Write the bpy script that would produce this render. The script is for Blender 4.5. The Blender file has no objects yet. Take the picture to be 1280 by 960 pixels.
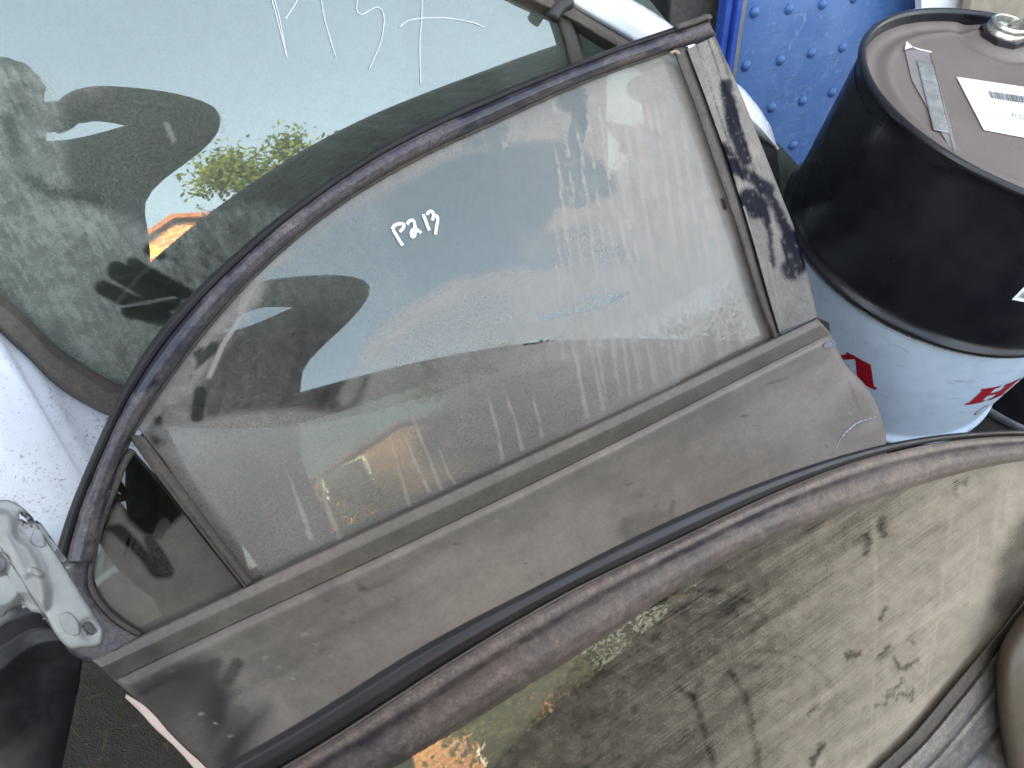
import bpy, bmesh, math, random
import numpy as np
from mathutils import Vector, Matrix
random.seed(7)
RNG = np.random.default_rng(11)
S = bpy.context.scene
COL = S.collection

# ------------------------------------------------------------------ camera, sky, sun, exposure
# World: camera foot at the origin, +Y is the heading, Z up, metres.
CAM_H = 1.42
FPX = 890.0                                    # focal length for a 1280 px wide picture
CM = np.array([[0.98326766, 0.18216672, 0.0],
               [0.14535334, -0.7845628, 0.60277161],
               [0.10980493, -0.59268583, -0.79791377]])   # columns: right, down, forward
C0 = np.array([0, 0, CAM_H])
cam_d = bpy.data.cameras.new('camera')
cam = bpy.data.objects.new('camera', cam_d)
COL.objects.link(cam)
cam_d.sensor_width = 36.0
cam_d.lens = 36.0 * FPX / 1280.0
cam_d.clip_start = 0.01
cam_d.clip_end = 2000
cam_d.dof.use_dof = True
cam_d.dof.focus_distance = 1.02
cam_d.dof.aperture_fstop = 13.0
mw = Matrix.Identity(4)
for i in range(3):
    mw[i][0] = CM[i, 0]
    mw[i][1] = -CM[i, 1]
    mw[i][2] = -CM[i, 2]
    mw[i][3] = C0[i]
cam.matrix_world = mw
S.camera = cam
SUN_AZ, SUN_EL = math.radians(-42), math.radians(27)     # azimuth from +Y towards +X
w = bpy.data.worlds.new('World')
S.world = w
w.use_nodes = True
nt = w.node_tree
bg = nt.nodes['Background']
sky = nt.nodes.new('ShaderNodeTexSky')
sky.sky_type = 'NISHITA'
sky.sun_disc = False
sky.sun_elevation = SUN_EL
sky.sun_rotation = SUN_AZ
sky.dust_density = 6.0
sky.ozone_density = 0.3
bg.inputs[1].default_value = 0.15
nt.links.new(sky.outputs[0], bg.inputs[0])
sd = bpy.data.lights.new('sun', 'SUN')
sd.energy = 4.0
sd.angle = math.radians(0.5)
sd.color = (1.0, 0.86, 0.68)
sun = bpy.data.objects.new('sun', sd)
COL.objects.link(sun)
sv = Vector((math.sin(SUN_AZ) * math.cos(SUN_EL), math.cos(SUN_AZ) * math.cos(SUN_EL), math.sin(SUN_EL)))
sun.rotation_euler = sv.to_track_quat('Z', 'Y').to_euler()
sun.location = (-20, 25, 30)
S.view_settings.view_transform = 'Standard'
S.view_settings.look = 'None'
S.view_settings.gamma = 1
S.view_settings.exposure = 3.74
S.view_settings.use_white_balance = True          # camera set for open shade
S.view_settings.white_balance_temperature = 8700
S.view_settings.white_balance_tint = 10
S.cycles.max_bounces = 10
S.cycles.transparent_max_bounces = 12
S.cycles.caustics_reflective = False
S.cycles.caustics_refractive = False

# ------------------------------------------------------------------ geometry helpers
def rayc(P):
    P = np.atleast_2d(np.asarray(P, float))
    return np.c_[(P[:, 0] - 640) / FPX, (P[:, 1] - 480) / FPX, np.ones(len(P))]

class Panel:
    """A door-like sheet standing in the yard: a plane (normal n through p0), gently curved
    about the horizontal with radius R; at() gives the point where a line of sight meets it."""
    def __init__(s, n, p0, R=None, mid=None):
        s.n = np.asarray(n, float) / np.linalg.norm(n)
        s.p0 = np.asarray(p0, float)
        s.R = R
        h = np.cross([0, 0, 1.0], s.n); h /= np.linalg.norm(h)
        s.h = h                                   # along the belt line
        s.v = np.cross(s.n, h)                    # up along the sheet
        if s.v[2] < 0: s.v = -s.v
        if mid is not None:
            R0, s.R = s.R, None; s.p0 = s.at(mid)[0]; s.R = R0
    hs = 1.0
    def at(s, P, off=0.0):
        d = rayc(P) @ CM.T
        off = np.asarray(off, float) * s.hs
        off = np.broadcast_to(np.asarray(off, float).reshape(-1), (len(d),)) if np.ndim(off) else np.full(len(d), off)
        o = off.copy()
        for _ in range(1 if s.R is None else 4):
            t = ((s.p0 - C0) @ s.n + o) / (d @ s.n)
            X = C0 + d * t[:, None]
            if s.R is not None:
                vv = (X - s.p0) @ s.v
                o = off - vv * vv / (2 * s.R)
        t = ((s.p0 - C0) @ s.n + o) / (d @ s.n)
        return C0 + d * t[:, None]

def panel_facing(refl, c, R=None, mid=None):
    m = rayc(refl)[0]
    n = -(CM @ m); n /= np.linalg.norm(n)
    return Panel(n, C0 - n * c / np.linalg.norm(m), R, mid)

def dense(pts, k=14):
    P = np.asarray(pts, float)
    if len(P) < 3: return P
    E = np.vstack([2 * P[0] - P[1], P, 2 * P[-1] - P[-2]])
    out = []
    for i in range(1, len(E) - 2):
        a, b, c, d = E[i - 1], E[i], E[i + 1], E[i + 2]
        for t in np.linspace(0, 1, k, endpoint=False):
            out.append(0.5 * ((2 * b) + (c - a) * t + (2 * a - 5 * b + 4 * c - d) * t * t + (3 * b - a - 3 * c + d) * t ** 3))
    out.append(P[-1])
    return np.array(out)

def resample(pts, n, smooth=True):
    P = dense(pts) if smooth else np.asarray(pts, float)
    s = np.r_[0, np.cumsum(np.linalg.norm(np.diff(P, axis=0), axis=1))]
    q = np.linspace(0, s[-1], n)
    return np.stack([np.interp(q, s, P[:, k]) for k in range(P.shape[1])], 1)

def gsmooth(pts, n=200, sig=.05):
    """even spacing, then smooth along the curve; the end points stay"""
    Q = resample(pts, n); k = int(3 * sig * n); w_ = np.exp(-.5 * (np.arange(-k, k + 1) / (sig * n)) ** 2); w_ /= w_.sum()
    E = np.vstack([2 * Q[0] - Q[k:0:-1], Q, 2 * Q[-1] - Q[-2:-k - 2:-1]])
    return np.stack([np.convolve(E[:, i], w_, 'valid') for i in range(2)], 1)

def base_of(o):
    return np.array(o.location) if o is not None else np.zeros(3)

def link(name, me, mat, parent=None, smooth=True):
    o = bpy.data.objects.new(name, me)
    COL.objects.link(o)
    if mat is not None:
        for m in (mat if isinstance(mat, (list, tuple)) else [mat]): me.materials.append(m)
    if smooth and len(me.polygons):
        me.polygons.foreach_set('use_smooth', np.ones(len(me.polygons), bool))
    if parent is not None: o.parent = parent
    return o

def root_of(p):
    loc = np.zeros(3)
    while p is not None:
        loc += np.array(p.location); p = p.parent
    return loc

def mesh(name, V, F, mat, parent=None, smooth=False, dust=None, solid=None):
    V = np.asarray(V, float) - root_of(parent)
    me = bpy.data.meshes.new(name)
    me.from_pydata([tuple(v) for v in V], [], [tuple(int(i) for i in f) for f in F])
    if dust is not None:
        a = me.attributes.new('dust', 'FLOAT', 'POINT'); a.data.foreach_set('value', np.asarray(dust, np.float32).ravel())
    me.update()
    o = link(name, me, mat, parent, smooth)
    if solid:
        m = o.modifiers.new('thickness', 'SOLIDIFY'); m.thickness = solid; m.offset = -1
    return o

def grid(name, X, mat, parent=None, dust=None, solid=None, face=C0, keep=None, wrap=False, flow=None):
    n, m = X.shape[:2]
    V = (X.reshape(-1, 3) - root_of(parent)).astype(np.float32)
    idx = np.arange(n * m).reshape(n, m)
    if wrap: idx = np.c_[idx, idx[:, :1]]
    q = np.stack([idx[:-1, :-1], idx[1:, :-1], idx[1:, 1:], idx[:-1, 1:]], -1).reshape(-1, 4)
    if keep is not None: q = q[keep.reshape(-1)]
    if face is not None:
        W = X.reshape(-1, 3)
        k = q[::max(1, len(q) // 400)]
        nn = np.cross(W[k[:, 2]] - W[k[:, 0]], W[k[:, 3]] - W[k[:, 1]])
        if (nn * (face - W[k].mean(1))).sum() < 0: q = q[:, ::-1]
    me = bpy.data.meshes.new(name)
    me.vertices.add(len(V)); me.vertices.foreach_set('co', V.ravel())
    me.loops.add(q.size); me.loops.foreach_set('vertex_index', q.astype(np.int32).ravel())
    me.polygons.add(len(q)); me.polygons.foreach_set('loop_start', np.arange(0, q.size, 4, dtype=np.int32))
    me.polygons.foreach_set('loop_total', np.full(len(q), 4, np.int32))
    if dust is not None:
        a = me.attributes.new('dust', 'FLOAT', 'POINT'); a.data.foreach_set('value', np.asarray(dust, np.float32).ravel())
    if flow is not None:
        a = me.attributes.new('flow', 'FLOAT_VECTOR', 'POINT'); a.data.foreach_set('vector', np.asarray(flow, np.float32).ravel())
    me.update(calc_edges=True); me.validate()
    o = link(name, me, mat, parent)
    if solid:
        md = o.modifiers.new('thickness', 'SOLIDIFY'); md.thickness = solid; md.offset = -1
    return o

def loft(name, pl, keys, N, mat, parent, dustf=None, solid=0.002, sub=5, smooth=True):
    """keys: (sight-line curve, height above the sheet). Curves are joined in order."""
    Q = [resample(k[0], N, smooth) for k in keys]
    D = [np.broadcast_to(np.asarray(k[1], float), (N,)) for k in keys]
    P, H, T = [], [], []
    for i in range(len(Q) - 1):
        for t in np.linspace(0, 1, sub, endpoint=False):
            P.append(Q[i] * (1 - t) + Q[i + 1] * t); H.append(D[i] * (1 - t) + D[i + 1] * t); T.append(i + t)
    P.append(Q[-1]); H.append(D[-1]); T.append(len(Q) - 1)
    P = np.array(P); H = np.array(H)
    X = pl.at(P.reshape(-1, 2), H.reshape(-1)).reshape(P.shape[0], N, 3)
    du = None
    if dustf is not None:
        du = dustf(P[..., 0], P[..., 1], np.array(T)[:, None] + np.zeros((1, N)))
    return grid(name, X, mat, parent, du, solid)

def span_rows(outline, ang, step, smooth=True):
    """rows across an outline, parallel to direction ang (degrees): returns (rows, cols, 2)"""
    P = np.asarray(outline, float)
    if smooth: P = dense(np.vstack([P, P[:1]]), 10)
    a = math.radians(ang); R = np.array([[math.cos(a), math.sin(a)], [-math.sin(a), math.cos(a)]])
    Q = P @ R.T
    y0, y1 = Q[:, 1].min(), Q[:, 1].max()
    ny = max(4, int((y1 - y0) / step)); xs = Q[:, 0].max() - Q[:, 0].min(); nx = max(4, int(xs / step))
    rows = []
    A, B = Q, np.roll(Q, -1, 0)
    for y in np.linspace(y0 + 1e-3 * (y1 - y0), y1 - 1e-3 * (y1 - y0), ny):
        m = (A[:, 1] - y) * (B[:, 1] - y) <= 0
        m &= np.abs(A[:, 1] - B[:, 1]) > 1e-9
        x = A[m, 0] + (B[m, 0] - A[m, 0]) * (y - A[m, 1]) / (B[m, 1] - A[m, 1])
        if len(x) < 2: continue
        rows.append(np.c_[np.linspace(x.min(), x.max(), nx), np.full(nx, y)])
    return np.array(rows) @ R

def pane(name, pl, outline, ang, step, off, mat, parent, dustf, solid=0.004, smooth=False, flowf=None):
    P = span_rows(outline, ang, step, smooth)
    f = P.reshape(-1, 2)
    X = pl.at(f, off).reshape(P.shape[0], P.shape[1], 3)
    fl = None
    if flowf is not None:      # wiping direction on the sheet: (along, across, strength)
        fa, amp = flowf(P[..., 0], P[..., 1])
        a0, a1 = pl.at((900, 760))[0], pl.at((900 + 40 * math.cos(fa), 760 + 40 * math.sin(fa)))[0]
        u = (a1 - a0) / np.linalg.norm(a1 - a0); v_ = np.cross(pl.n, u)
        fl = np.stack([(X - a0) @ u, (X - a0) @ v_, amp], -1)
    o = grid(name, X, [mat, M['glass_back']] if name in ('window_pane', 'quarter_pane') else mat, parent, dustf(P[..., 0], P[..., 1], None) if dustf else None, solid, flow=fl)
    if name in ('window_pane', 'quarter_pane'):
        o.modifiers[0].material_offset = 1; o.modifiers[0].material_offset_rim = 1
    return o

def inflate(name, pl, outline, ang, step, off, high, L, mat, parent, dustf=None, solid=0.003, extra=None, holes=(), smooth=True):
    """a shell raised from its outline: high metres proud, rounding over L pixels"""
    P = span_rows(outline, ang, step, smooth)
    f = P.reshape(-1, 2).copy()
    O = dense(np.vstack([outline, outline[:1]]), 10) if smooth else np.vstack([outline, outline[:1]])
    d = seg_dist(f[:, 0], f[:, 1], O)
    h = off + high * np.sqrt(np.clip(1 - (1 - np.clip(d / L, 0, 1)) ** 2, 0, 1))
    if extra is not None: h = h + extra(f[:, 0], f[:, 1])
    keep = None
    if holes:
        G = f.reshape(P.shape)
        k = np.ones((P.shape[0] - 1, P.shape[1] - 1), bool)
        cen = (G[:-1, :-1] + G[1:, 1:]) / 2
        for (cx, cy, rx, ry, a) in holes:
            ca, sa = math.cos(a), math.sin(a)
            def loc(Z): return ((Z[..., 0] - cx) * ca + (Z[..., 1] - cy) * sa) / rx, (-(Z[..., 0] - cx) * sa + (Z[..., 1] - cy) * ca) / ry
            u, v = loc(cen); k &= np.hypot(u, v) > 1
            u, v = loc(f); r = np.hypot(u, v); e = step * 0.9 / min(rx, ry)
            m = (np.abs(r - 1) < e) & (r > 1e-6)
            u2, v2 = u[m] / r[m] * rx, v[m] / r[m] * ry
            f[m, 0] = cx + u2 * ca - v2 * sa; f[m, 1] = cy + u2 * sa + v2 * ca
        keep = k
    X = pl.at(f, h).reshape(P.shape[0], P.shape[1], 3)
    return grid(name, X, mat, parent, dustf(P[..., 0], P[..., 1], None) if dustf else None, solid, keep=keep)

def tube(name, X, r, mat, parent=None, seg=10, flat=1.0, nrm=None, dust=None, cap=True):
    X = np.asarray(X, float); n = len(X)
    T = np.gradient(X, axis=0); T /= np.linalg.norm(T, axis=1)[:, None] + 1e-12
    up = np.array([0.31, -0.45, 0.83]) if nrm is None else np.asarray(nrm, float)
    A = np.cross(T, up); A /= np.linalg.norm(A, axis=1)[:, None] + 1e-12
    B = np.cross(A, T)
    r = np.broadcast_to(np.asarray(r, float), (n,))
    th = np.linspace(0, 2 * np.pi, seg, endpoint=False)
    G = X[:, None] + r[:, None, None] * (np.cos(th)[None, :, None] * A[:, None] + flat * np.sin(th)[None, :, None] * B[:, None])
    V = G.reshape(-1, 3); F = []
    for i in range(n - 1):
        for j in range(seg):
            k = (j + 1) % seg
            F.append((i * seg + j, i * seg + k, (i + 1) * seg + k, (i + 1) * seg + j))
    if cap: F.append(tuple(range(seg))[::-1]); F.append(tuple((n - 1) * seg + j for j in range(seg)))
    return mesh(name, V, F, mat, parent, True, None if dust is None else np.full(len(V), dust))

def box(name, c, s, mat, parent=None, rot=None, bev=0.0):
    bm = bmesh.new(); bmesh.ops.create_cube(bm, size=1)
    for v in bm.verts: v.co = Vector((v.co.x * s[0], v.co.y * s[1], v.co.z * s[2]))
    if bev: bmesh.ops.bevel(bm, geom=bm.edges[:], offset=bev, segments=2, affect='EDGES')
    R = Matrix.Identity(3) if rot is None else rot
    me = bpy.data.meshes.new(name)
    off = Vector(c) - Vector(root_of(parent))
    for v in bm.verts: v.co = R @ v.co + off
    bm.to_mesh(me); bm.free()
    return link(name, me, mat, parent, False)

def lathe(name, prof, cen, mat, parent=None, seg=96, close=False, smooth=True, th0=0, th1=2 * math.pi):
    prof = np.asarray(prof, float); th = np.linspace(th0, th1, seg, endpoint=False)
    X = np.stack([cen[0] + prof[:, 0][:, None] * np.cos(th), cen[1] + prof[:, 0][:, None] * np.sin(th),
                  cen[2] + prof[:, 1][:, None] + 0 * th], -1)
    return grid(name, X, mat, parent, wrap=True, face=None)

def thing(name, label, cat, loc=(0, 0, 0), group=None):
    o = bpy.data.objects.new(name, None); COL.objects.link(o)
    o.location = tuple(float(a) for a in loc); o.empty_display_size = 0.1
    o['label'] = label; o['category'] = cat
    if group: o['group'] = group
    return o

def tag(o, label, cat, group=None):
    o['label'] = label; o['category'] = cat
    if group: o['group'] = group
    return o

# ------------------------------------------------------------------ dust painting (where wear, dust and some painted light lie on a surface)
def seg_dist(x, y, pts):
    P = np.asarray(pts, float); x = np.asarray(x, float); y = np.asarray(y, float)
    best = np.full(x.shape, 1e9)
    for a, b in zip(P[:-1], P[1:]):
        d = b - a; L = d @ d + 1e-9
        t = np.clip(((x - a[0]) * d[0] + (y - a[1]) * d[1]) / L, 0, 1)
        best = np.minimum(best, np.hypot(x - a[0] - t * d[0], y - a[1] - t * d[1]))
    return best
def sst(e0, e1, v):
    t = np.clip((v - e0) / (e1 - e0), 0, 1); return t * t * (3 - 2 * t)
def cap(x, y, pts, r, soft=3):
    return 1 - sst(r - soft * .5, r + soft * .5, seg_dist(x, y, pts))
def inside(x, y, poly):
    P = np.asarray(poly, float); c = np.zeros(np.shape(x), bool)
    for a, b in zip(P, np.roll(P, -1, 0)):
        if a[1] == b[1]: continue
        c ^= ((a[1] > y) != (b[1] > y)) & (x < (b[0] - a[0]) * (y - a[1]) / (b[1] - a[1]) + a[0])
    return c
def region(x, y, poly, soft=6, smooth=True):
    P = np.vstack([poly, poly[:1]]).astype(float)
    if smooth: P = dense(P, 8)
    d = seg_dist(x, y, P); d = np.where(inside(x, y, P[:-1]), d, -d)
    return sst(-soft, soft, d)
_tab = RNG.random((64, 64))
def vnoise(x, y, seed=0):
    x = np.asarray(x) + seed * 17.31; y = np.asarray(y) + seed * 9.77
    xi, yi = np.floor(x).astype(int), np.floor(y).astype(int)
    fx, fy = x - xi, y - yi
    fx = fx * fx * (3 - 2 * fx); fy = fy * fy * (3 - 2 * fy)
    g = lambda i, j: _tab[i % 64, j % 64]
    return (g(xi, yi) * (1 - fx) + g(xi + 1, yi) * fx) * (1 - fy) + (g(xi, yi + 1) * (1 - fx) + g(xi + 1, yi + 1) * fx) * fy
def fbm(x, y, s, seed=0, o=4):
    v = 0; a = .5
    for k in range(o):
        v = v + a * vnoise(x / s, y / s, seed + k); s = s / 2; a *= .5
    return v / (1 - .5 ** o)
def run(x, y, pts, r, soft=2.4):
    """a dried run of muddy water: faint where it starts, strong where it ends"""
    P = np.asarray(pts, float); x = np.asarray(x, float); y = np.asarray(y, float)
    out = np.zeros(x.shape); u = P[-1] - P[0]; L = u @ u
    bx = (x > P[:, 0].min() - 12) & (x < P[:, 0].max() + 12) & (y > P[:, 1].min() - 12) & (y < P[:, 1].max() + 12)
    xs, ys = x[bx], y[bx]
    if xs.size == 0: return out
    t = ((xs - P[0, 0]) * u[0] + (ys - P[0, 1]) * u[1]) / L
    wob = (vnoise(ys / 9, xs * 0 + P[0, 0], 3) - .5)
    dd = seg_dist(xs + wob * 1.6, ys, dense(P, 5))
    rr = r * (.55 + .45 * np.clip(t, 0, 1) + .5 * wob)
    out[bx] = (1 - sst(rr - soft * .5, rr + soft * .5, dd)) * sst(-.02, .32, t) * (.75 + .5 * wob)
    return out
def mixv(d, val, m): return d * (1 - m) + val * m
def aniso(x, y, ang, sl, sw, seed=0):
    a = math.radians(ang); u = x * math.cos(a) + y * math.sin(a); v = -x * math.sin(a) + y * math.cos(a)
    return vnoise(u / sl, v / sw, seed)

# ------------------------------------------------------------------ materials
def newmat(name):
    m = bpy.data.materials.new(name); m.use_nodes = True
    t = m.node_tree
    for n in list(t.nodes): t.nodes.remove(n)
    out = t.nodes.new('ShaderNodeOutputMaterial')
    return m, t, out
def N(t, typ, **kw):
    n = t.nodes.new(typ)
    for k, v in kw.items(): setattr(n, k, v)
    return n
def noise(t, scale, detail=3, rough=.55, vec=None, dist=0):
    n = N(t, 'ShaderNodeTexNoise'); n.inputs['Scale'].default_value = scale
    n.inputs['Detail'].default_value = detail; n.inputs['Roughness'].default_value = rough; n.inputs['Distortion'].default_value = dist
    if vec is not None: t.links.new(vec, n.inputs['Vector'])
    return n.outputs['Fac']
def math_(t, op, a, b=None, clamp=False):
    n = N(t, 'ShaderNodeMath', operation=op, use_clamp=clamp)
    for i, v in enumerate((a, b)):
        if v is None: continue
        if isinstance(v, (int, float)): n.inputs[i].default_value = v
        else: t.links.new(v, n.inputs[i])
    return n.outputs[0]
def ramp(t, v, a, b, lo=0., hi=1.):
    n = N(t, 'ShaderNodeMapRange'); n.interpolation_type = 'SMOOTHSTEP'
    t.links.new(v, n.inputs[0])
    for i, q in enumerate((a, b, lo, hi)): n.inputs[i + 1].default_value = q
    return n.outputs[0]
def mixc(t, f, a, b, mode='MIX'):
    n = N(t, 'ShaderNodeMix', data_type='RGBA', blend_type=mode)
    for sock, v in ((n.inputs[0], f), (n.inputs[6], a), (n.inputs[7], b)):
        if isinstance(v, tuple): sock.default_value = (*v, 1) if len(v) == 3 else v
        elif isinstance(v, (int, float)): sock.default_value = v
        else: t.links.new(v, sock)
    return n.outputs[2]
def objco(t):
    return N(t, 'ShaderNodeTexCoord').outputs['Object']
def dust_factor(t, vec, fine, coarse, add=0.0, fs=520, cs=55):
    at = N(t, 'ShaderNodeAttribute', attribute_name='dust').outputs['Fac']
    f = noise(t, fs, 3, .6, vec); c = noise(t, cs, 5, .6, vec)
    # grain only where there is some dust
    wgt = ramp(t, at, 0.0, .25)
    g = math_(t, 'ADD', math_(t, 'MULTIPLY', math_(t, 'SUBTRACT', f, .5), fine), math_(t, 'MULTIPLY', math_(t, 'SUBTRACT', c, .5), coarse))
    return math_(t, 'ADD', at, math_(t, 'ADD', math_(t, 'MULTIPLY', g, wgt), add), True), f, c

def principled(t, out, **kw):
    b = N(t, 'ShaderNodeBsdfPrincipled')
    for k, v in kw.items():
        s = b.inputs[k.replace('_', ' ')]
        if isinstance(v, tuple): s.default_value = (*v, 1) if len(v) == 3 else v
        elif isinstance(v, (int, float)): s.default_value = v
        else: t.links.new(v, s)
    if out is not None: t.links.new(b.outputs[0], out.inputs[0])
    return b
def bump(t, h, strength=.3, dist=.001):
    b = N(t, 'ShaderNodeBump'); b.inputs['Strength'].default_value = strength; b.inputs['Distance'].default_value = dist
    t.links.new(h, b.inputs['Height']); return b.outputs[0]

def dusty_paint(name, base, dust, dust2, rough=.25, fine=.5, coarse=.5, coat=0.0, metal=0.0, fs=520, bstr=.15, spec=.5, drough=.8, cs=55, mottle=0.0):
    m, t, out = newmat(name); v = objco(t)
    d, f, c = dust_factor(t, v, fine, coarse, 0, fs, cs)
    dc = mixc(t, ramp(t, noise(t, 22, 4, .6, v), .3, .7), dust, dust2)
    col = mixc(t, d, base, dc)
    if mottle:
        mo = math_(t, 'ADD', math_(t, 'MULTIPLY', noise(t, 170, 5, .75, v), .6), math_(t, 'MULTIPLY', noise(t, 620, 3, .6, v), .4))
        col = mixc(t, ramp(t, mo, .40, .62, mottle, 0), col, tuple(.35 * q for q in base))
    b = principled(t, out, Base_Color=col, Roughness=ramp(t, d, 0, 1, rough, drough), Metallic=metal, Coat_Weight=ramp(t, d, .1, .6, coat, 0) if coat else 0.0, Coat_Roughness=.1, Specular_IOR_Level=ramp(t, d, .2, .9, spec, .18))
    t.links.new(bump(t, math_(t, 'ADD', f, d), bstr, .0006), b.inputs['Normal'])
    return m

def plain(name, col, rough=.5, metal=0.0, var=.25, scale=60, bstr=.1, col2=None, coat=0.0, spec=.5, detail=4):
    m, t, out = newmat(name); v = objco(t)
    n = noise(t, scale, detail, .6, v)
    c2 = col2 if col2 else tuple(c * (1 - var) for c in col)
    cc = mixc(t, ramp(t, n, .3, .7), col, c2)
    b = principled(t, out, Base_Color=cc, Roughness=ramp(t, noise(t, scale * 2.3, 3, .5, v), .25, .75, max(rough - .1, .03), min(1, rough + .1)), Metallic=metal, Coat_Weight=coat, Specular_IOR_Level=spec)
    t.links.new(bump(t, noise(t, scale * 6, 3, .6, v), bstr, .0008), b.inputs['Normal'])
    return m

def clear_glass(name, tint, ior=1.5):
    m, t, out = newmat(name)
    tr = N(t, 'ShaderNodeBsdfTransparent'); tr.inputs[0].default_value = (*tint, 1)
    gl = N(t, 'ShaderNodeBsdfGlossy'); gl.inputs['Roughness'].default_value = .01
    fr = N(t, 'ShaderNodeFresnel'); fr.inputs[0].default_value = ior
    mx = N(t, 'ShaderNodeMixShader'); t.links.new(fr.outputs[0], mx.inputs[0]); t.links.new(tr.outputs[0], mx.inputs[1]); t.links.new(gl.outputs[0], mx.inputs[2])
    t.links.new(mx.outputs[0], out.inputs[0])
    return m
def glass(name, tint, dust, dust2, fine=.7, coarse=.5, ior=1.75, rough=0.012, fs=520, grain=True):
    m, t, out = newmat(name); v = objco(t)
    d, f, c = dust_factor(t, v, fine, coarse, 0, fs)
    fa = N(t, 'ShaderNodeAttribute', attribute_name='flow').outputs['Vector']
    sx = N(t, 'ShaderNodeSeparateXYZ'); t.links.new(fa, sx.inputs[0])
    cx = N(t, 'ShaderNodeCombineXYZ'); t.links.new(math_(t, 'MULTIPLY', sx.outputs[0], 13.), cx.inputs[0]); t.links.new(math_(t, 'MULTIPLY', sx.outputs[1], 600.), cx.inputs[1])
    st = noise(t, 1.0, 4, .7, cx.outputs[0])
    d = math_(t, 'ADD', d, math_(t, 'MULTIPLY', math_(t, 'SUBTRACT', st, .52), sx.outputs[2]), True)
    tr = N(t, 'ShaderNodeBsdfTransparent'); tr.inputs[0].default_value = (*tint, 1)
    gl = N(t, 'ShaderNodeBsdfGlossy'); gl.inputs['Roughness'].default_value = rough; gl.inputs[0].default_value = (.92, 1, .97, 1)
    fr = N(t, 'ShaderNodeFresnel'); fr.inputs[0].default_value = ior
    mx = N(t, 'ShaderNodeMixShader'); t.links.new(fr.outputs[0], mx.inputs[0]); t.links.new(tr.outputs[0], mx.inputs[1]); t.links.new(gl.outputs[0], mx.inputs[2])
    df = N(t, 'ShaderNodeBsdfDiffuse')
    dc = mixc(t, ramp(t, noise(t, 14, 4, .6, v), .3, .7), dust, dust2)
    t.links.new(dc, df.inputs[0])
    m2 = N(t, 'ShaderNodeMixShader'); t.links.new(d, m2.inputs[0]); t.links.new(mx.outputs[0], m2.inputs[1]); t.links.new(df.outputs[0], m2.inputs[2])
    t.links.new(m2.outputs[0], out.inputs[0])
    return m

DUST = (.30, .25, .21); DUST2 = (.25, .205, .17)
M = {}
M['glass_back'] = clear_glass('glass_inner_face', (.97, 1, .98))
M['glass_main'] = glass('dusty_tinted_glass', (.84, .95, .91), (.335, .292, .260), (.305, .265, .232), .55, .15, fs=460, ior=1.85)
M['glass_white'] = glass('grimy_green_glass', (.60, .74, .64), (.30, .315, .275), (.265, .275, .24), .6, .0, fs=480, ior=2.35)
M['glass_front'] = glass('wiped_dusty_glass', (.42, .50, .38), (.315, .255, .196), (.265, .215, .166), .5, .25, ior=1.6)
M['glass_dark'] = glass('privacy_glass', (.03, .03, .035), (.125, .105, .09), (.095, .082, .072), .5, .3, ior=1.6)
M['door_paint'] = dusty_paint('dusty_dark_door_paint', (.012, .011, .016), (.335, .280, .242), (.295, .247, .213),   .3, .14, .12, .0, spec=.12, fs=900, bstr=.05, drough=.42, mottle=.14)
M['frame_paint'] = dusty_paint('weathered_frame_film', (.022, .020, .034), (.225, .185, .165), (.16, .138, .145), .3, .6, .9, 0, bstr=.5, fs=420, drough=.62, mottle=.6)
M['pillar_gloss'] = dusty_paint('gloss_black_pillar_trim', (.006, .006, .012), (.265, .232, .198), (.22, .192, .165), .3, .8, .2, 0, spec=.06, fs=380, bstr=.2)
M['rubber'] = plain('black_rubber', (.014, .013, .015), .55, 0, .3, 40, .06, (.022, .02, .02), spec=.3)
M['rubber_dusty'] = plain('dusty_rubber', (.085, .07, .058), .75, 0, .3, 60, .4, (.05, .042, .037))
M['white_paint'] = plain('dirty_white_car_paint', (.80, .81, .84), .28, 0, .06, 30, .05, (.72, .73, .76), coat=.5)
M['black_plastic'] = plain('black_trim_plastic', (.02, .02, .022), .4)
M['dim_backing'] = plain('dim_backing_sheet', (.075, .095, .075), .85, 0, .4, 25, .4)  # dim interior put into the colour of the added backing sheet
M['pink_primer'] = plain('pale_pink_primer', (.56, .43, .38), .6, 0, .1, 40, .1)
M['bare_metal'] = plain('bare_scratched_metal', (.55, .58, .64), .4, .6, .5, 300, .8, (.12, .13, .17))
M['marker'] = plain('white_marker_paint', (.92, .92, .92), .6, 0, .05, 200, .3)
M['scratch_white'] = plain('white_wax_line', (.85, .9, .93), .7, 0, .1, 200, .3)
M['zinc'] = plain('galvanised_steel', (.28, .278, .27), .5, .3, .2, 30, .12, (.21, .21, .202))
M['zinc_pad'] = plain('worn_zinc_contact', (.255, .255, .25), .5, .3, .2, 60, .2)
M['black_panel'] = plain('dark_body_enamel', (.008, .008, .011), .42, 0, .3, 40, .05, (.012, .010, .011), spec=.3)
M['drum_black'] = plain('black_drum_enamel', (.008, .008, .012), .32, 0, .2, 9, .03, (.010, .010, .014))
M['drum_red'] = plain('red_drum_print', (.36, .008, .018), .4, 0, .2, 120, .1)
M['label_white'] = plain('white_label_paper', (.86, .85, .85), .6, 0, .03, 60, .05)
M['label_ink'] = plain('grey_label_ink', (.10, .10, .10), .6)
M['label_ink_pale'] = plain('pale_label_ink', (.45, .45, .45), .6)
M['tape'] = plain('silver_adhesive_tape', (.34, .34, .325), .35, .2, .4, 50, .6, (.23, .22, .20))
M['tape_clear'] = plain('clear_tape_residue', (.25, .22, .205), .35, 0, .15, 60, .2)
M['steel'] = plain('bright_steel', (.62, .60, .55), .3, .9, .3, 120, .1)
M['blue_dark'] = plain('blue_post_paint', (.010, .055, .30), .38, 0, .5, 20, .15, (.02, .09, .38), coat=.2)
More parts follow.
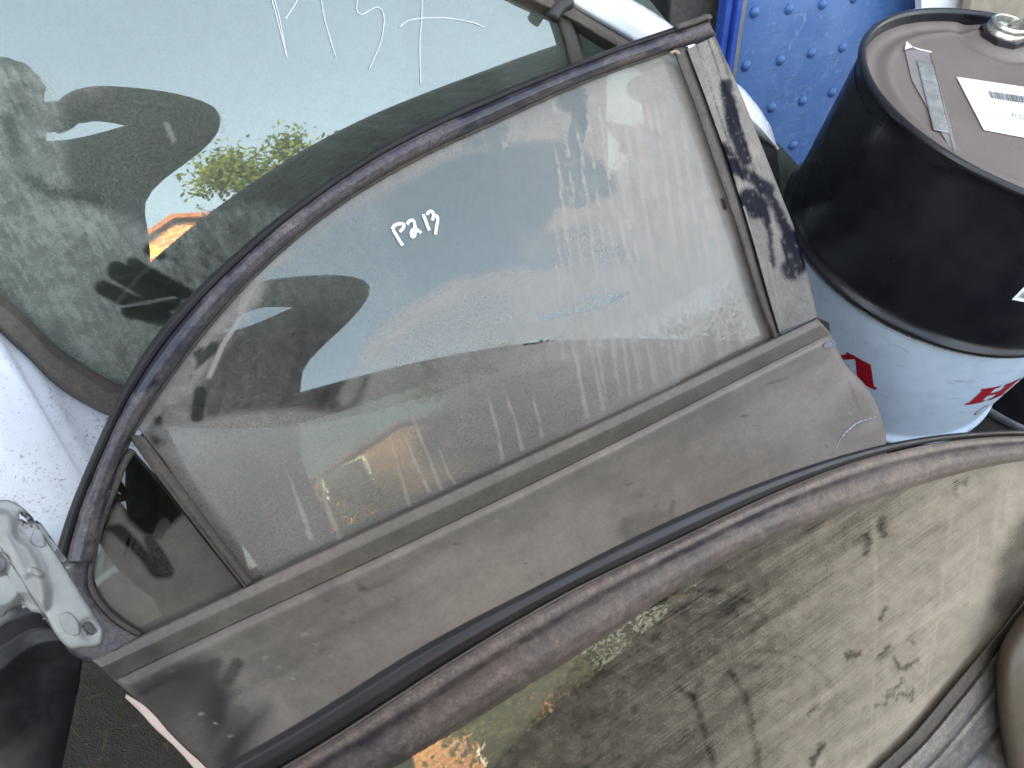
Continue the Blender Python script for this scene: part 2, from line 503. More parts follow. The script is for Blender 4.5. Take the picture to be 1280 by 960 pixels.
M['grey_strip'] = plain('grey_rubber_strip', (.24, .22, .20), .7, 0, .3, 30, .2)
M['plywood'] = plain('weathered_board', (.36, .29, .215), .75, 0, .3, 18, .3)
M['white_board'] = plain('white_plastic_sheet', (.85, .83, .82), .5, 0, .04, 10, .05)
M['jacket'] = plain('dark_green_jacket', (.03, .048, .034), .9, 0, .3, 40, .3)
M['trousers'] = plain('dark_trousers', (.02, .022, .03), .9)
M['skin'] = plain('skin', (.36, .21, .15), .5)
M['hair'] = plain('dark_hair', (.015, .012, .01), .6)
M['phone'] = plain('black_phone_case', (.012, .012, .013), .25)
M['cream'] = plain('chipped_cream_edge', (.42, .40, .36), .7, 0, .6, 300, .4, (.12, .10, .09))
M['bark'] = plain('tree_bark', (.10, .075, .05), .9, 0, .4, 12, .6)

def mat_drum_lid():
    m, t, out = newmat('dusty_drum_lid'); v = objco(t)
    n = noise(t, 9, 5, .6, v); s = noise(t, 260, 2, .5, v)
    col = mixc(t, ramp(t, n, .3, .75), (.185, .143, .120), (.145, .112, .094))
    col = mixc(t, ramp(t, s, .70, .74), col, (.03, .026, .024))
    b = principled(t, out, Base_Color=col, Roughness=.5, Specular_IOR_Level=.5)
    t.links.new(bump(t, s, .1, .0006), b.inputs['Normal'])
    return m
M['drum_lid'] = mat_drum_lid()

def mat_drum_white():
    m, t, out = newmat('scuffed_white_drum_paint'); v = objco(t)
    mp = N(t, 'ShaderNodeMapping'); mp.inputs['Scale'].default_value = (14, 14, 70); mp.inputs['Rotation'].default_value = (.5, .3, .2); t.links.new(v, mp.inputs[0])
    sc = noise(t, 1.0, 5, .65, mp.outputs[0]); n = noise(t, 26, 4, .6, v); sp = noise(t, 300, 2, .5, v)
    col = mixc(t, ramp(t, n, .35, .75), (.45, .54, .63), (.39, .475, .56))
    col = mixc(t, ramp(t, sc, .59, .70, 0, .6), col, (.20, .21, .25))
    col = mixc(t, ramp(t, sp, .74, .77), col, (.05, .05, .06))
    b = principled(t, out, Base_Color=col, Roughness=.42)
    t.links.new(bump(t, n, .05, .001), b.inputs['Normal'])
    return m
M['drum_white'] = mat_drum_white()

def mat_blue():
    m, t, out = newmat('scuffed_blue_steel'); v = objco(t)
    n = noise(t, 7, 6, .65, v); s = noise(t, 17, 6, .62, v, 2.2)
    mp = N(t, 'ShaderNodeMapping'); mp.inputs['Scale'].default_value = (9, 9, 260); mp.inputs['Rotation'].default_value = (.6, .5, .2); t.links.new(v, mp.inputs[0])
    sc = noise(t, 1, 3, .6, mp.outputs[0])
    col = mixc(t, ramp(t, n, .3, .72), (.028, .115, .31), (.065, .17, .37))
    col = mixc(t, ramp(t, s, .54, .72, 0, .38), col, (.20, .30, .45))
    col = mixc(t, ramp(t, sc, .60, .68, 0, .6), col, (.03, .06, .12))
    mp2 = N(t, 'ShaderNodeMapping'); mp2.inputs['Scale'].default_value = (200, 200, 9); mp2.inputs['Rotation'].default_value = (.3, .7, 1.1); t.links.new(v, mp2.inputs[0])
    col = mixc(t, ramp(t, noise(t, 1, 3, .6, mp2.outputs[0]), .63, .70, 0, .55), col, (.24, .34, .48))
    b = principled(t, out, Base_Color=col, Roughness=.42)
    t.links.new(bump(t, n, .12, .006), b.inputs['Normal'])
    return m
M['blue'] = mat_blue()

def mat_wall():
    m, t, out = newmat('peeling_grey_wall'); v = objco(t)
    a = noise(t, 3.1, 6, .7, v, .6); b_ = noise(t, 40, 4, .6, v)
    col = mixc(t, ramp(t, a, .47, .53), (.10, .10, .10), (.36, .39, .42))
    col = mixc(t, ramp(t, b_, .35, .75, 0, .5), col, (.07, .065, .06))
    b = principled(t, out, Base_Color=col, Roughness=.9)
    t.links.new(bump(t, a, .5, .01), b.inputs['Normal'])
    return m
M['wall'] = mat_wall()

def mat_ground():
    m, t, out = newmat('dark_earth'); v = objco(t)
    a = noise(t, 2.2, 7, .65, v); b_ = noise(t, 55, 6, .7, v); c = noise(t, 260, 3, .6, v)
    col = mixc(t, ramp(t, a, .35, .65), (.026, .022, .018), (.044, .036, .028))
    col = mixc(t, ramp(t, b_, .5, .7), col, (.065, .054, .040))
    col = mixc(t, ramp(t, c, .62, .75), col, (.10, .082, .06))
    b = principled(t, out, Base_Color=col, Roughness=.95)
    t.links.new(bump(t, math_(t, 'ADD', b_, c), .8, .012), b.inputs['Normal'])
    return m
M['ground'] = mat_ground()

def mat_leaf(name, a, b_):
    m, t, out = newmat(name)
    oi = N(t, 'ShaderNodeAttribute', attribute_name='dust').outputs['Fac']
    col = mixc(t, oi, a, b_)
    df = N(t, 'ShaderNodeBsdfDiffuse'); t.links.new(col, df.inputs[0])
    tl = N(t, 'ShaderNodeBsdfTranslucent'); t.links.new(col, tl.inputs[0])
    mx = N(t, 'ShaderNodeMixShader'); mx.inputs[0].default_value = .35
    t.links.new(df.outputs[0], mx.inputs[1]); t.links.new(tl.outputs[0], mx.inputs[2]); t.links.new(mx.outputs[0], out.inputs[0])
    return m
M['leaf'] = mat_leaf('yellow_green_leaves', (.055, .10, .022), (.125, .155, .035))
M['leaf_dark'] = mat_leaf('green_leaves', (.035, .065, .022), (.07, .10, .03))
M['straw'] = mat_leaf('dry_straw', (.12, .095, .055), (.05, .04, .025))

def mat_brick():
    m, t, out = newmat('orange_brickwork'); v = N(t, 'ShaderNodeTexCoord').outputs['Object']
    br = N(t, 'ShaderNodeTexBrick'); br.inputs['Scale'].default_value = 1.0
    br.inputs['Brick Width'].default_value = .40; br.inputs['Row Height'].default_value = .16; br.inputs['Mortar Size'].default_value = .014
    br.inputs[1].default_value = (.44, .19, .09, 1); br.inputs[2].default_value = (.36, .15, .075, 1); br.inputs[3].default_value = (.45, .38, .31, 1)
    mp = N(t, 'ShaderNodeMapping'); mp.inputs['Rotation'].default_value = (math.radians(-90), 0, 0); t.links.new(v, mp.inputs[0])
    t.links.new(mp.outputs[0], br.inputs[0])
    principled(t, out, Base_Color=br.outputs[0], Roughness=.9)
    return m
M['brick'] = mat_brick()
M['roof'] = plain('roof_tiles', (.25, .10, .055), .85, 0, .4, 6, .5)
M['window_dark'] = plain('dark_window_glass', (.02, .025, .03), .08)

# ------------------------------------------------------------------ the setting
def build_ground():
    n = 140
    r = np.r_[np.linspace(0, 3, 90), np.geomspace(3.1, 900, 50)]
    th = np.linspace(0, 2 * np.pi, 120, endpoint=False)
    x = r[:, None] * np.cos(th); y = r[:, None] * np.sin(th)
    z = -.012 + .018 * (fbm(x * 40, y * 40, 14, 3) - .5) * (r[:, None] < 4) - .02 * (r[:, None] >= 4)
    o = grid('ground', np.stack([x, y, z], -1), M['ground'], wrap=True, face=np.array([0, 0, 50.]))
    o['kind'] = 'structure'
    # straw and leaf scraps on the soil
    V, F, D = [], [], []
    for k in range(900):
        if k < 620: px, py = random.uniform(-1.0, .1), random.uniform(-.1, .5)
        else: px, py = random.uniform(1.0, 1.7), random.uniform(.8, 1.5)
        L = random.uniform(.008, .05); a = random.uniform(0, math.pi); wd = random.uniform(.0008, .002) if random.random() < .94 else random.uniform(.004, .008)
        if wd > .005: L = wd * 2.2
        b0 = len(V); dx, dy = math.cos(a) * L / 2, math.sin(a) * L / 2; nx, ny = -math.sin(a) * wd, math.cos(a) * wd
        z = random.uniform(.004, .012); t = random.uniform(-.006, .012)
        V += [(px - dx - nx, py - dy - ny, z), (px - nx * .8, py - ny * .8, z + abs(t) * .7), (px + dx, py + dy, z + t * .3), (px + nx * 1.2, py + ny * 1.2, z + abs(t) * .5)]
        F.append((b0, b0 + 1, b0 + 2, b0 + 3)); D += [random.random()] * 4
    o = mesh('leaf_litter', V, F, M['straw'], dust=D); o['kind'] = 'stuff'
build_ground()

WALL_N = np.array([.575, -.818, 0.]); WALL_N /= np.linalg.norm(WALL_N); WALL_H = np.array([.818, .575, 0.]) / np.hypot(.818, .575)
PAN_TILT = math.radians(18)
PAN_N = np.array([WALL_N[0] * math.cos(PAN_TILT), WALL_N[1] * math.cos(PAN_TILT), math.sin(PAN_TILT)])
blue = Panel(PAN_N, C0 + CM @ (rayc((1000, 60))[0] * 1.95))
def build_wall():
    # tall yard wall behind everything: throws the open shade that the yard lies in
    c = -WALL_N * 1.72 + WALL_H * 0.6
    R = Matrix(((WALL_H[0], -WALL_N[0], 0), (WALL_H[1], -WALL_N[1], 0), (0, 0, 1)))
    t = thing('yard_wall', 'tall grey wall with peeling paint behind the white and blue car parts', 'wall', (c[0], c[1], 0))
    box('wall', (c[0] - WALL_N[0] * .15, c[1] - WALL_N[1] * .15, 3.2), (30, .3, 6.4), M['wall'], t, R)
    return t
build_wall()

def build_blue_panel():
    t = thing('blue_steel_panel', 'scuffed blue steel sheet with domed rivets leaning behind the black drum', 'metal panel', blue.at((1000, 200))[0] * [1, 1, 0])
    a0, a1 = blue.at((931, 0))[0], blue.at((917, 91))[0]
    # panel frame: g along the rows, e up the sheet
    g = blue.h if blue.h @ WALL_H > 0 else -blue.h
    e = blue.v
    u0 = np.mean([(a0 - blue.p0) @ g, (a1 - blue.p0) @ g])
    zb = (0.0 - blue.p0[2]) / e[2]; zt = zb + 1.35
    W = 1.25
    us = np.linspace(u0, u0 + W, 90); vs = np.linspace(zb, zt, 100)
    U, Vv = np.meshgrid(us, vs)
    dent = .004 * (fbm(U * 100, Vv * 100, 26, 5) - .5)
    X = blue.p0 + U[..., None] * g + Vv[..., None] * e + dent[..., None] * blue.n
    grid('sheet', X, M['blue'], t, None, .004)
    # rivets on a lattice read off the photograph, continued over the sheet
    pts = {(0, 0): (943, 15), (0, 1): (986, 11), (0, 2): (1028, 5), (1, 0): (932, 82), (1, 1): (975, 75), (1, 2): (1014, 66), (1, 3): (1053, 59), (2, 1): (964, 134), (2, 2): (1003, 126), (2, 3): (1040, 115), (3, 2): (991, 181)}
    A, B = [], []
    for (r, c), p in pts.items():
        x = blue.at(p)[0] - blue.p0; A.append([1, r, c]); B.append([x @ g, x @ e])
    K = np.linalg.lstsq(np.array(A), np.array(B), rcond=None)[0]
    bm = bmesh.new(); bmesh.ops.create_uvsphere(bm, u_segments=14, v_segments=8, radius=.0145)
    bmesh.ops.delete(bm, geom=[v for v in bm.verts if v.co.z < -.0005], context='VERTS')
    for v in bm.verts: v.co.z *= .62
    zq = Vector((0, 0, 1)).rotation_difference(Vector(blue.n)).to_matrix()
    for v in bm.verts: v.co = zq @ v.co
    me = bpy.data.meshes.new('rivet'); bm.to_mesh(me); bm.free()
    me.materials.append(M['blue']); me.polygons.foreach_set('use_smooth', np.ones(len(me.polygons), bool))
    for r in range(-4, 10):
        for c in range(0, 10):
            if (r, c) in pts: q = blue.at(pts[(r, c)])[0] - blue.p0; uv = np.array([q @ g, q @ e])
            else: uv = np.array([1, r, c]) @ K
            if not (u0 + .012 < uv[0] < u0 + W - .02 and zb + .03 < uv[1] < zt - .03): continue
            if uv[1] < -.28: continue
            P = blue.p0 + uv[0] * g + uv[1] * e + blue.n * .001
            o = bpy.data.objects.new('rivet', me); COL.objects.link(o); o.parent = t
            o.location = Vector(P - root_of(t))
    # edge: a grey rubber strip and two square blue posts
    Rm = Matrix((( g[0], -blue.n[0], e[0]), (g[1], -blue.n[1], e[1]), (g[2], -blue.n[2], e[2])))
    def post(name, du, wd, dn, th, mat):
        c = blue.p0 + (u0 + du) * g + (zb + zt) / 2 * e + dn * blue.n
        return box(name, c, (wd, th, zt - zb), mat, t, Rm, .002)
    post('edge_strip', -.013, .024, .004, .018, M['grey_strip'])
    post('edge_post', -.037, .020, .012, .03, M['blue_dark'])
    post('edge_post', -.062, .022, .002, .03, M['blue_dark'])
    # a dark gap backing sheet left of the posts
    return t
build_blue_panel()

# ------------------------------------------------------------------ the white door behind
WH = panel_facing((40, 150), 1.1, 4.0)
def build_white():
    t = thing('car_door', 'white car door standing furthest back, its dusty green glass scratched with large thin white numerals', 'car door', WH.at((300, 600))[0] * [1, 1, 0], 'old car doors stacked upright')
    seal_in = [(-60, 300), (0, 367), (35, 399), (71, 435), (106, 459), (152, 484), (215, 505), (320, 512), (430, 500), (560, 466), (640, 440), (720, 412), (800, 380), (900, 330), (1000, 270)]
    seal_mid = [(-60, 322), (0, 389), (35, 422), (71, 458), (106, 481), (150, 505), (215, 520), (320, 525), (430, 514), (560, 478), (640, 450), (720, 422), (800, 390), (900, 340), (1000, 280)]
    seal_out = [(-60, 345), (0, 413), (35, 446), (71, 481), (106, 504), (145, 521), (215, 532), (320, 534), (430, 522), (560, 486), (640, 457), (720, 429), (800, 397), (900, 347), (1000, 287)]
    def shift(P, down):      # the same curve moved down along the sheet
        X = WH.at(P, 0.0) - WH.v * down
        q = (X - C0) @ CM
        return np.c_[640 + FPX * q[:, 0] / q[:, 2], 480 + FPX * q[:, 1] / q[:, 2]]
    so = np.array(seal_out, float)
    wide = np.vstack([[(-620, -40), (-420, 90), (-220, 222)], so])
    keys = [(wide + [0, -12], -.006), (wide, .003)]
    for a in np.r_[np.linspace(.006, .06, 8), np.linspace(.075, .20, 8), np.linspace(.24, .60, 8)]:
        keys.append((shift(wide, a), .003 + .032 * (1 - math.exp(-a / .075)) - .05 * max(0, a - .3)))
    loft('door_skin', WH, keys, 260, M['white_body'], t, None, .002, 3)
    # rubber glass seal along rear edge and belt
    sl = lambda x, y, k: .35 + .5 * fbm(x, y, 30, 2)
    loft('glass_seal', WH, [(so + [0, 1], .006), (np.array(seal_mid) * .4 + so * .6, .016), (np.array(seal_mid) * .6 + np.array(seal_in) * .4, .015), (seal_in, .004), (np.array(seal_in) + [2, -2], -.008)], 170, M['seal_dusty'], t, sl, .003, 4)
    # glass
    out = [(-120, -60), (640, -60), (704, 24), (716, 90), (760, 160), (830, 240), (1000, 262)] + [(p[0] + 2, p[1] + 10) for p in seal_in[::-1][1:]]
    def du(x, y, _):
        d = .17 + .07 * fbm(x, y, 160, 1)
        g = fbm(x, y, 46, 4); f = fbm(x, y, 7, 9, 3)
        # grimy lower left zone; its top edge follows the mirrored head, drawn in dust
        m = region(x, y, [(-150, 60), (40, 84), (74, 110), (80, 180), (92, 240), (150, 268), (230, 275), (300, 255), (345, 262), (400, 262), (480, 262), (480, 560), (-150, 560)], 12)
        tex = np.clip(.44 + .26 * (g - .5) + .34 * (f - .5) + .22 * (aniso(x, y, 62, 22, 4, 7) - .5), .06, .75)
        d = mixv(d, tex, m)
        # clearer dark hollows inside it
        d = mixv(d, .08, .8 * region(x, y, [(230, 420), (400, 380), (440, 480), (300, 540), (210, 480)], 22))
        d = mixv(d, .12, .7 * cap(x, y, [(10, 150), (30, 215), (60, 240), (120, 250)], 8, 14))
        d = mixv(d, .42, .7 * cap(x, y, [(38, 150), (60, 150)], 10, 10))
        d = mixv(d, .42, .7 * cap(x, y, [(30, 205), (58, 205)], 15, 12))
        # finger wipes
        for pts, r in (([(129, 360), (165, 378), (205, 385)], 11), ([(146, 339), (180, 358), (215, 376)], 14), ([(166, 330), (205, 352), (235, 368)], 9), ([(160, 388), (215, 402)], 10), ([(186, 312), (200, 318)], 8)):
            d = mixv(d, .02, .93 * cap(x + 3 * (f - .5), y + 3 * (f - .5), pts, r * .92, 6))
        # streaks from a cloth above
        s = aniso(x, y, 6, 60, 4, 3)
        d = d + .10 * (s - .5) * sst(300, 420, x) * (1 - sst(180, 260, y))
        d = mixv(d, .16 + .10 * s, .8 * region(x, y, [(540, 0), (650, 20), (710, 80), (640, 95), (600, 60)], 10))
        d = mixv(d, .3, .5 * region(x, y, [(640, 60), (720, 50), (720, 110), (630, 110)], 8))
        d = mixv(d, .55, .8 * cap(x, y, [(208, 155), (217, 175)], 3.5, 3)); d = mixv(d, .6, .8 * cap(x, y, [(277, 142), (279, 165)], 3, 3))
        d = mixv(d, .3, .6 * cap(x, y, [(86, 106), (120, 116)], 6, 10))
        d = mixv(d, .7, .7 * cap(x, y, [(152, 383), (220, 372)], 1.2, 2))
        d = mixv(d, .4, cap(x, y, [(250, 262), (254, 268)], 6, 4)); d = mixv(d, .4, cap(x, y, [(167, 425), (169, 427)], 4, 2))
        return np.clip(d, 0, 1)
    pn = pane('window_pane', WH, out, -8, 2.4, -.004, M['glass_white'], t, du)
    # scratched-on marker strokes
    strokes = [([(337, -12), (347, 25), (359, 72)], .9), ([(340, -12), (350, 25), (358, 70)], .7), ([(374, -4), (366, 10), (357, 23)], .9),
               ([(401, -6), (405, 20), (412, 46), (420, 72)], .8), ([(448, -10), (446, 12), (452, 18), (462, 13), (472, 9), (479, 16), (480, 30), (475, 55), (461, 87)], .8),
               ([(499, 34), (510, 26), (526, 23), (545, 22.5), (562, 23), (590, 28), (605, 34)], .9), ([(528, -8), (527, 25), (525, 55), (526, 106)], .75)]
    for P, r in strokes:
        Q = resample(P, 40)
        X = WH.at(Q, -.0025)
        tube('marker_stroke', X, .00056 * r, M['scratch_white'], pn, 6, .5, WH.n)
    # front end: divider bar, top seal tube, quarter light, white pillar, mirror
    top_up = [(640, -34), (703, 0), (745, 26), (788, 51), (860, 92)]
    top_lo = [(600, -30), (651, 0), (695, 20), (722, 34), (760, 58), (840, 100)]
    sd2 = lambda x, y, k: .45 + .5 * fbm(x, y, 22, 6)
    loft('roof_seal', WH, [(top_up, .002), (np.array(resample(top_up, 9)) * .7 + resample(top_lo, 9) * .3, .020), (np.array(resample(top_up, 9)) * .3 + resample(top_lo, 9) * .7, .020), (top_lo, .002), (np.array(top_lo) + [-3, 5], -.008)], 60, M['seal_dusty'], t, sd2, .003, 4)
    tube('seal_joint', WH.at(resample([(690, 22), (700, 8), (712, 2)], 10), .018), .010, M['seal_dusty'], t, 10, .9, WH.n)
    loft('divider_bar', WH, [([(692, 15), (703, 50), (714, 95), (730, 150)], -.006), ([(696, 15), (707, 50), (718, 95), (735, 150)], .008), ([(710, 18), (722, 52), (731, 90), (748, 150)], .009), ([(714, 20), (727, 55), (736, 92), (752, 150)], -.006)], 30, M['seal_dusty'], t, sd2, .003, 3)
    pane('quarter_pane', WH, [(712, 18), (770, 55), (860, 110), (800, 160), (748, 150), (728, 70)], -10, 4, -.006, M['glass_white'], t, lambda x, y, k: .12 + 0 * x)
    pl_lo = [(640, -40), (704, -1), (746, 24), (789, 50), (850, 88)]
    pl_hi = [(715, -50), (785, -1), (812, 15), (837, 33), (895, 80)]
    a, b = resample(pl_lo, 9), resample(pl_hi, 9)
    loft('pillar_skin', WH, [(a + [-1, 2], .0), (a * .93 + b * .07, .008), (a * .5 + b * .5, .012), (a * .1 + b * .9, .009), (b, .004), (b + [2, -2], -.01)], 40, M['white_paint'], t, None, .002, 4)
    # added dark sheet standing in for the dim space seen through the glass
    o = [(-200, -140), (700, -140), (860, 60), (1030, 240), (1000, 300), (400, 560), (100, 560), (-200, 420)]
    pane('dark_backing', WH, o, -8, 26, -.13, M['dim_backing'], t, None, .02)
    # mirror: white cap over a black base
    inflate('mirror_cap', WH, [(880, 90), (910, 95), (930, 111), (949, 134), (964, 158), (973, 187), (958, 178), (945, 170), (915, 150), (885, 130)], 20, 2.2, .05, .05, 30, M['white_paint'], t, None, .003, smooth=False)
    inflate('mirror_base', WH, [(880, 120), (915, 148), (945, 168), (958, 176), (972, 186), (975, 230), (960, 250), (900, 230)], 20, 2.4, .045, .035, 22, M['black_plastic'], t, None, .003, smooth=False)
    return t
M['seal_dusty'] = dusty_paint('aged_rubber_seal', (.030, .026, .024), (.17, .135, .108), (.125, .10, .085), .5, .5, .6, 0, bstr=.5, fs=420, drough=.6, mottle=.4)
def mat_white_body():
    m, t, out = newmat('road_dirty_white_paint'); v = objco(t)
    big = noise(t, 11, 4, .6, v); sp = noise(t, 210, 4, .7, v); film = noise(t, 34, 5, .65, v)
    col = mixc(t, ramp(t, film, .35, .75, 0, .5), (.60, .62, .67), (.49, .50, .54))
    col = mixc(t, math_(t, 'MULTIPLY', ramp(t, sp, .54, .64), ramp(t, big, .46, .60, 0, .8)), col, (.26, .20, .155))
    col = mixc(t, ramp(t, noise(t, 420, 2, .5, v), .66, .70, 0, .7), col, (.24, .20, .17))
    principled(t, out, Base_Color=col, Roughness=ramp(t, film, .3, .7, .28, .5), Coat_Weight=.25, Specular_IOR_Level=.4)
    return m
M['white_body'] = mat_white_body()
build_white()

# ------------------------------------------------------------------ the main door
MD = panel_facing((250, 390), .88, 1.7)
OUT = [(66, 704), (83, 640), (110, 580), (135, 520), (152, 484), (177, 442), (213, 394), (248, 357), (283, 325), (312, 300), (355, 264), (400, 232), (434, 207), (484, 178), (534, 151), (585, 129), (635, 109), (689, 89), (736, 71), (786, 52), (830, 38), (884, 20)]
LIP = [(80, 704), (97, 634), (122, 580), (145, 524), (162, 490), (190, 446), (224, 402), (258, 364), (291, 333), (319, 307), (362, 270), (404, 240), (438, 215), (486, 186), (536, 161), (588, 138), (636, 117), (690, 95), (738, 76), (787, 58), (830, 44), (886, 25)]
INN = [(117, 704), (129, 637), (143, 588), (161, 541), (184, 507), (220, 456), (255, 411), (283, 377), (319, 339), (354, 307), (400, 269), (434, 245), (484, 215), (534, 188), (585, 165), (635, 143), (686, 118), (736, 97), (786, 79), (830, 64), (857, 55), (894, 43)]
MUP = [(114, 823), (172, 793), (244, 764), (319, 727), (375, 699), (430, 676), (513, 637), (570, 610), (634, 582), (683, 559), (754, 527), (825, 493), (850, 481), (910, 448), (968, 422), (1021, 397)]
MLO = [(142, 850), (206, 819), (270, 787), (375, 741), (430, 716), (531, 671), (591, 638), (662, 606), (754, 560), (829, 527), (850, 513), (934, 465), (1038, 416)]
DRIPS = [([(487, 540), (495, 575), (505, 608), (513, 636)], 2.2), ([(503, 535), (518, 575), (536, 613)], 2.6), ([(512, 510), (533, 565), (552, 612)], 2.4), ([(546, 555), (560, 590), (571, 609)], 1.8),
         ([(606, 480), (622, 540), (630, 584)], 2.2), ([(628, 480), (645, 530), (655, 571)], 2.2), ([(703, 395), (720, 450), (737, 535)], 2.7), ([(733, 425), (746, 470), (757, 524)], 2.7), ([(742, 415), (752, 460), (757, 500)], 1.7),
         ([(768, 390), (782, 450), (789, 509)], 2), ([(783, 400), (795, 450), (803, 500)], 2.4), ([(806, 410), (815, 460), (821, 492)], 2), ([(813, 420), (820, 470), (824, 488)], 1.6), ([(355, 580), (378, 640), (388, 672)], 3), ([(393, 585), (412, 640), (426, 677)], 3),
         ([(665, 490), (672, 520), (677, 545)], 2.4), ([(838, 390), (846, 440), (850, 470)], 2), ([(852, 370), (862, 430), (866, 465)], 2.2), ([(862, 380), (872, 430), (877, 462)], 2), ([(888, 330), (897, 400), (903, 450)], 2), ([(900, 340), (908, 410), (911, 446)], 1.8), ([(920, 330), (932, 380), (938, 432)], 1.8), ([(792, 300), (800, 340), (812, 380)], 1.8),
         ([(830, 190), (838, 260), (850, 330)], 2), ([(800, 200), (806, 260), (824, 350)], 2.2), ([(858, 300), (868, 380), (880, 440)], 2.2), ([(770, 240), (780, 300), (800, 350)], 2.), ([(765, 300), (778, 350), (786, 400)], 2.2), ([(760, 130), (768, 165)], 2.4), ([(690, 260), (700, 320), (712, 390)], 2), ([(790, 120), (800, 190), (806, 215)], 2)]
def dust_main(x, y, _=None):
    n1 = fbm(x, y, 90, 2); n2 = fbm(x, y, 12, 5, 3); st = aniso(x, y, 78, 90, 5, 2)
    d = .50 + .2 * (n1 - .5) + .16 * (n2 - .5)
    # heavy, rain-streaked dust to the right
    m = sst(560, 760, x + .15 * (y - 300))
    d = mixv(d, .73 + .20 * (n2 - .5) + .10 * (st - .5), m)
    # large wiped area that mirrors the sky
    wipe = [(180, 520), (215, 450), (270, 385), (330, 320), (420, 262), (510, 222), (570, 196), (630, 182), (690, 176), (725, 186), (755, 206), (768, 232), (762, 252), (740, 262), (705, 258), (690, 268), (700, 300), (720, 325), (660, 340), (590, 352), (540, 372), (500, 405), (470, 440), (452, 498), (420, 515), (360, 512), (290, 518), (230, 528)]
    m = region(x, y, wipe, 7)
    inner = .11 + .16 * (n1 - .35) + .10 * (n2 - .5) + .14 * sst(560, 740, x) + .10 * sst(420, 500, y) * (aniso(x, y, -68, 70, 5, 4))
    d = mixv(d, np.clip(inner, .02, 1), m)
    # fuzzy cleared clouds below it
    d = mixv(d, .34 + .2 * n2, .75 * region(x, y, [(690, 275), (760, 285), (788, 310), (800, 330), (770, 335), (700, 320), (660, 330), (650, 300)], 12))
    d = mixv(d, .80, .8 * cap(x, y, [(770, 250), (720, 268), (690, 282)], 7, 12))
    d = mixv(d, .5 + .3 * aniso(x, y, -28, 60, 4, 6), .8 * cap(x, y, [(465, 440), (510, 395), (570, 362), (650, 345)], 13, 14))
    d = mixv(d, .55, .7 * cap(x, y, [(432, 500), (445, 470), (470, 430), (490, 405)], 9, 12))
    # finger track and smudges
    tr = cap(x, y, [(721, 122), (725, 150), (716, 185), (712, 215), (720, 250)], 10.5, 4)
    d = mixv(d, .22 + .35 * sst(.55, .75, n2), .95 * np.maximum(tr, cap(x, y, [(708, 128), (724, 120)], 12, 5)))
    d = mixv(d, .18 + .5 * sst(.52, .7, n2), .9 * np.maximum(cap(x, y, [(570, 182), (600, 172), (625, 166)], 11, 5), cap(x, y, [(618, 162), (624, 176)], 13, 5)))
    # strip under the frame keeps a band of dust
    e = seg_dist(x, y, dense(INN, 4))
    d = mixv(d, .62 + .25 * (n2 - .5), .85 * (1 - sst(12, 30, e)) * sst(300, 460, x) * (1 - sst(560, 600, x)))
    d = mixv(d, .85, .6 * (1 - sst(2, 9, e)))
    # thin light blade marks and dark nicks
    for q in ([(676, 398), (700, 393)], [(702, 392), (724, 388)], [(728, 387), (745, 384)], [(752, 376), (770, 372)], [(772, 372), (786, 367)], [(734, 372), (760, 369)], [(745, 380), (780, 374)]):
        d = mixv(d, .12, .85 * cap(x, y, q, 3.2, 3))
    for q in ([(655, 430), (690, 424)], [(664, 429), (684, 425)]): d = mixv(d, .0, cap(x, y, q, 1.8, 2))
    for q in ([(772, 467), (775, 476)], [(773, 498), (774, 503)], [(903, 250), (906, 260)], [(664, 250), (665, 254)]): d = mixv(d, .0, .9 * cap(x, y, q, 2.8, 2))
    # lower left smears by the frame: wiped dark fingers between crusts of dust
    lft = region(x, y, [(165, 540), (200, 480), (262, 402), (300, 360), (330, 345), (318, 385), (270, 450), (240, 520), (260, 600), (225, 600)], 10)
    d = mixv(d, .55 + .7 * (fbm(x, y, 22, 8) - .5), .85 * lft)
    for q, r in (([(296, 402), (270, 430), (240, 455)], 9), ([(200, 500), (193, 530), (200, 552)], 9), ([(300, 372), (285, 388)], 6), ([(250, 490), (246, 520)], 8), ([(205, 485), (235, 470)], 6)):
        d = mixv(d, .03, .9 * cap(x, y, q, r, 6))
    for q, r in (([(300, 398), (278, 432), (262, 470)], 3.2), ([(318, 352), (305, 378), (300, 388)], 5), ([(330, 338), (360, 318)], 5)):
        d = mixv(d, .9, .85 * cap(x, y, q, r, 4))
    bl = (1 - sst(12, 38, e + 14 * (fbm(x, y, 26, 7) - .5))) * (1 - sst(300, 345, x))
    d = mixv(d, .78 + .4 * (n2 - .5), .85 * bl * sst(.30, .42, fbm(x, y, 30, 12)))
    # lower band: even film thickened to paint in the lit white body behind
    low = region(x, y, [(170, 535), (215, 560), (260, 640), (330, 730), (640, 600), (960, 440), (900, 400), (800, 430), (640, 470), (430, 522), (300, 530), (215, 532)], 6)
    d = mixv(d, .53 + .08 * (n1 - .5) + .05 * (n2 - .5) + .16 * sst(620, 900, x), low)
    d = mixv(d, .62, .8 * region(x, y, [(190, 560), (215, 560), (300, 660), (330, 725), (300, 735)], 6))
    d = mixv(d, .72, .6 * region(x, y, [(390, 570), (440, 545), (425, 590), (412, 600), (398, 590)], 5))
    for P, r in DRIPS:
        d = mixv(d, .95, .9 * run(x, y, P, r * 1.0))
    # faint short runs everywhere on the right
    for k in range(110):
        px = 690 + 250 * ((k * .6180339) % 1); py = 120 + 300 * ((k * .7548777) % 1)
        L = 20 + 60 * ((k * .5698403) % 1)
        if px > 845 + .34 * (py - 60) - 14: continue
        d = mixv(d, 1., .85 * run(x, y, [(px, py), (px + L * .10, py + L * .5), (px + L * .19, py + L)], 2.2, 3))
    # wear line at the glass run
    e2 = seg_dist(x, y, dense(MUP, 4)); d = mixv(d, .22, .7 * (1 - sst(2, 6, e2)))
    return np.clip(d, 0, 1)

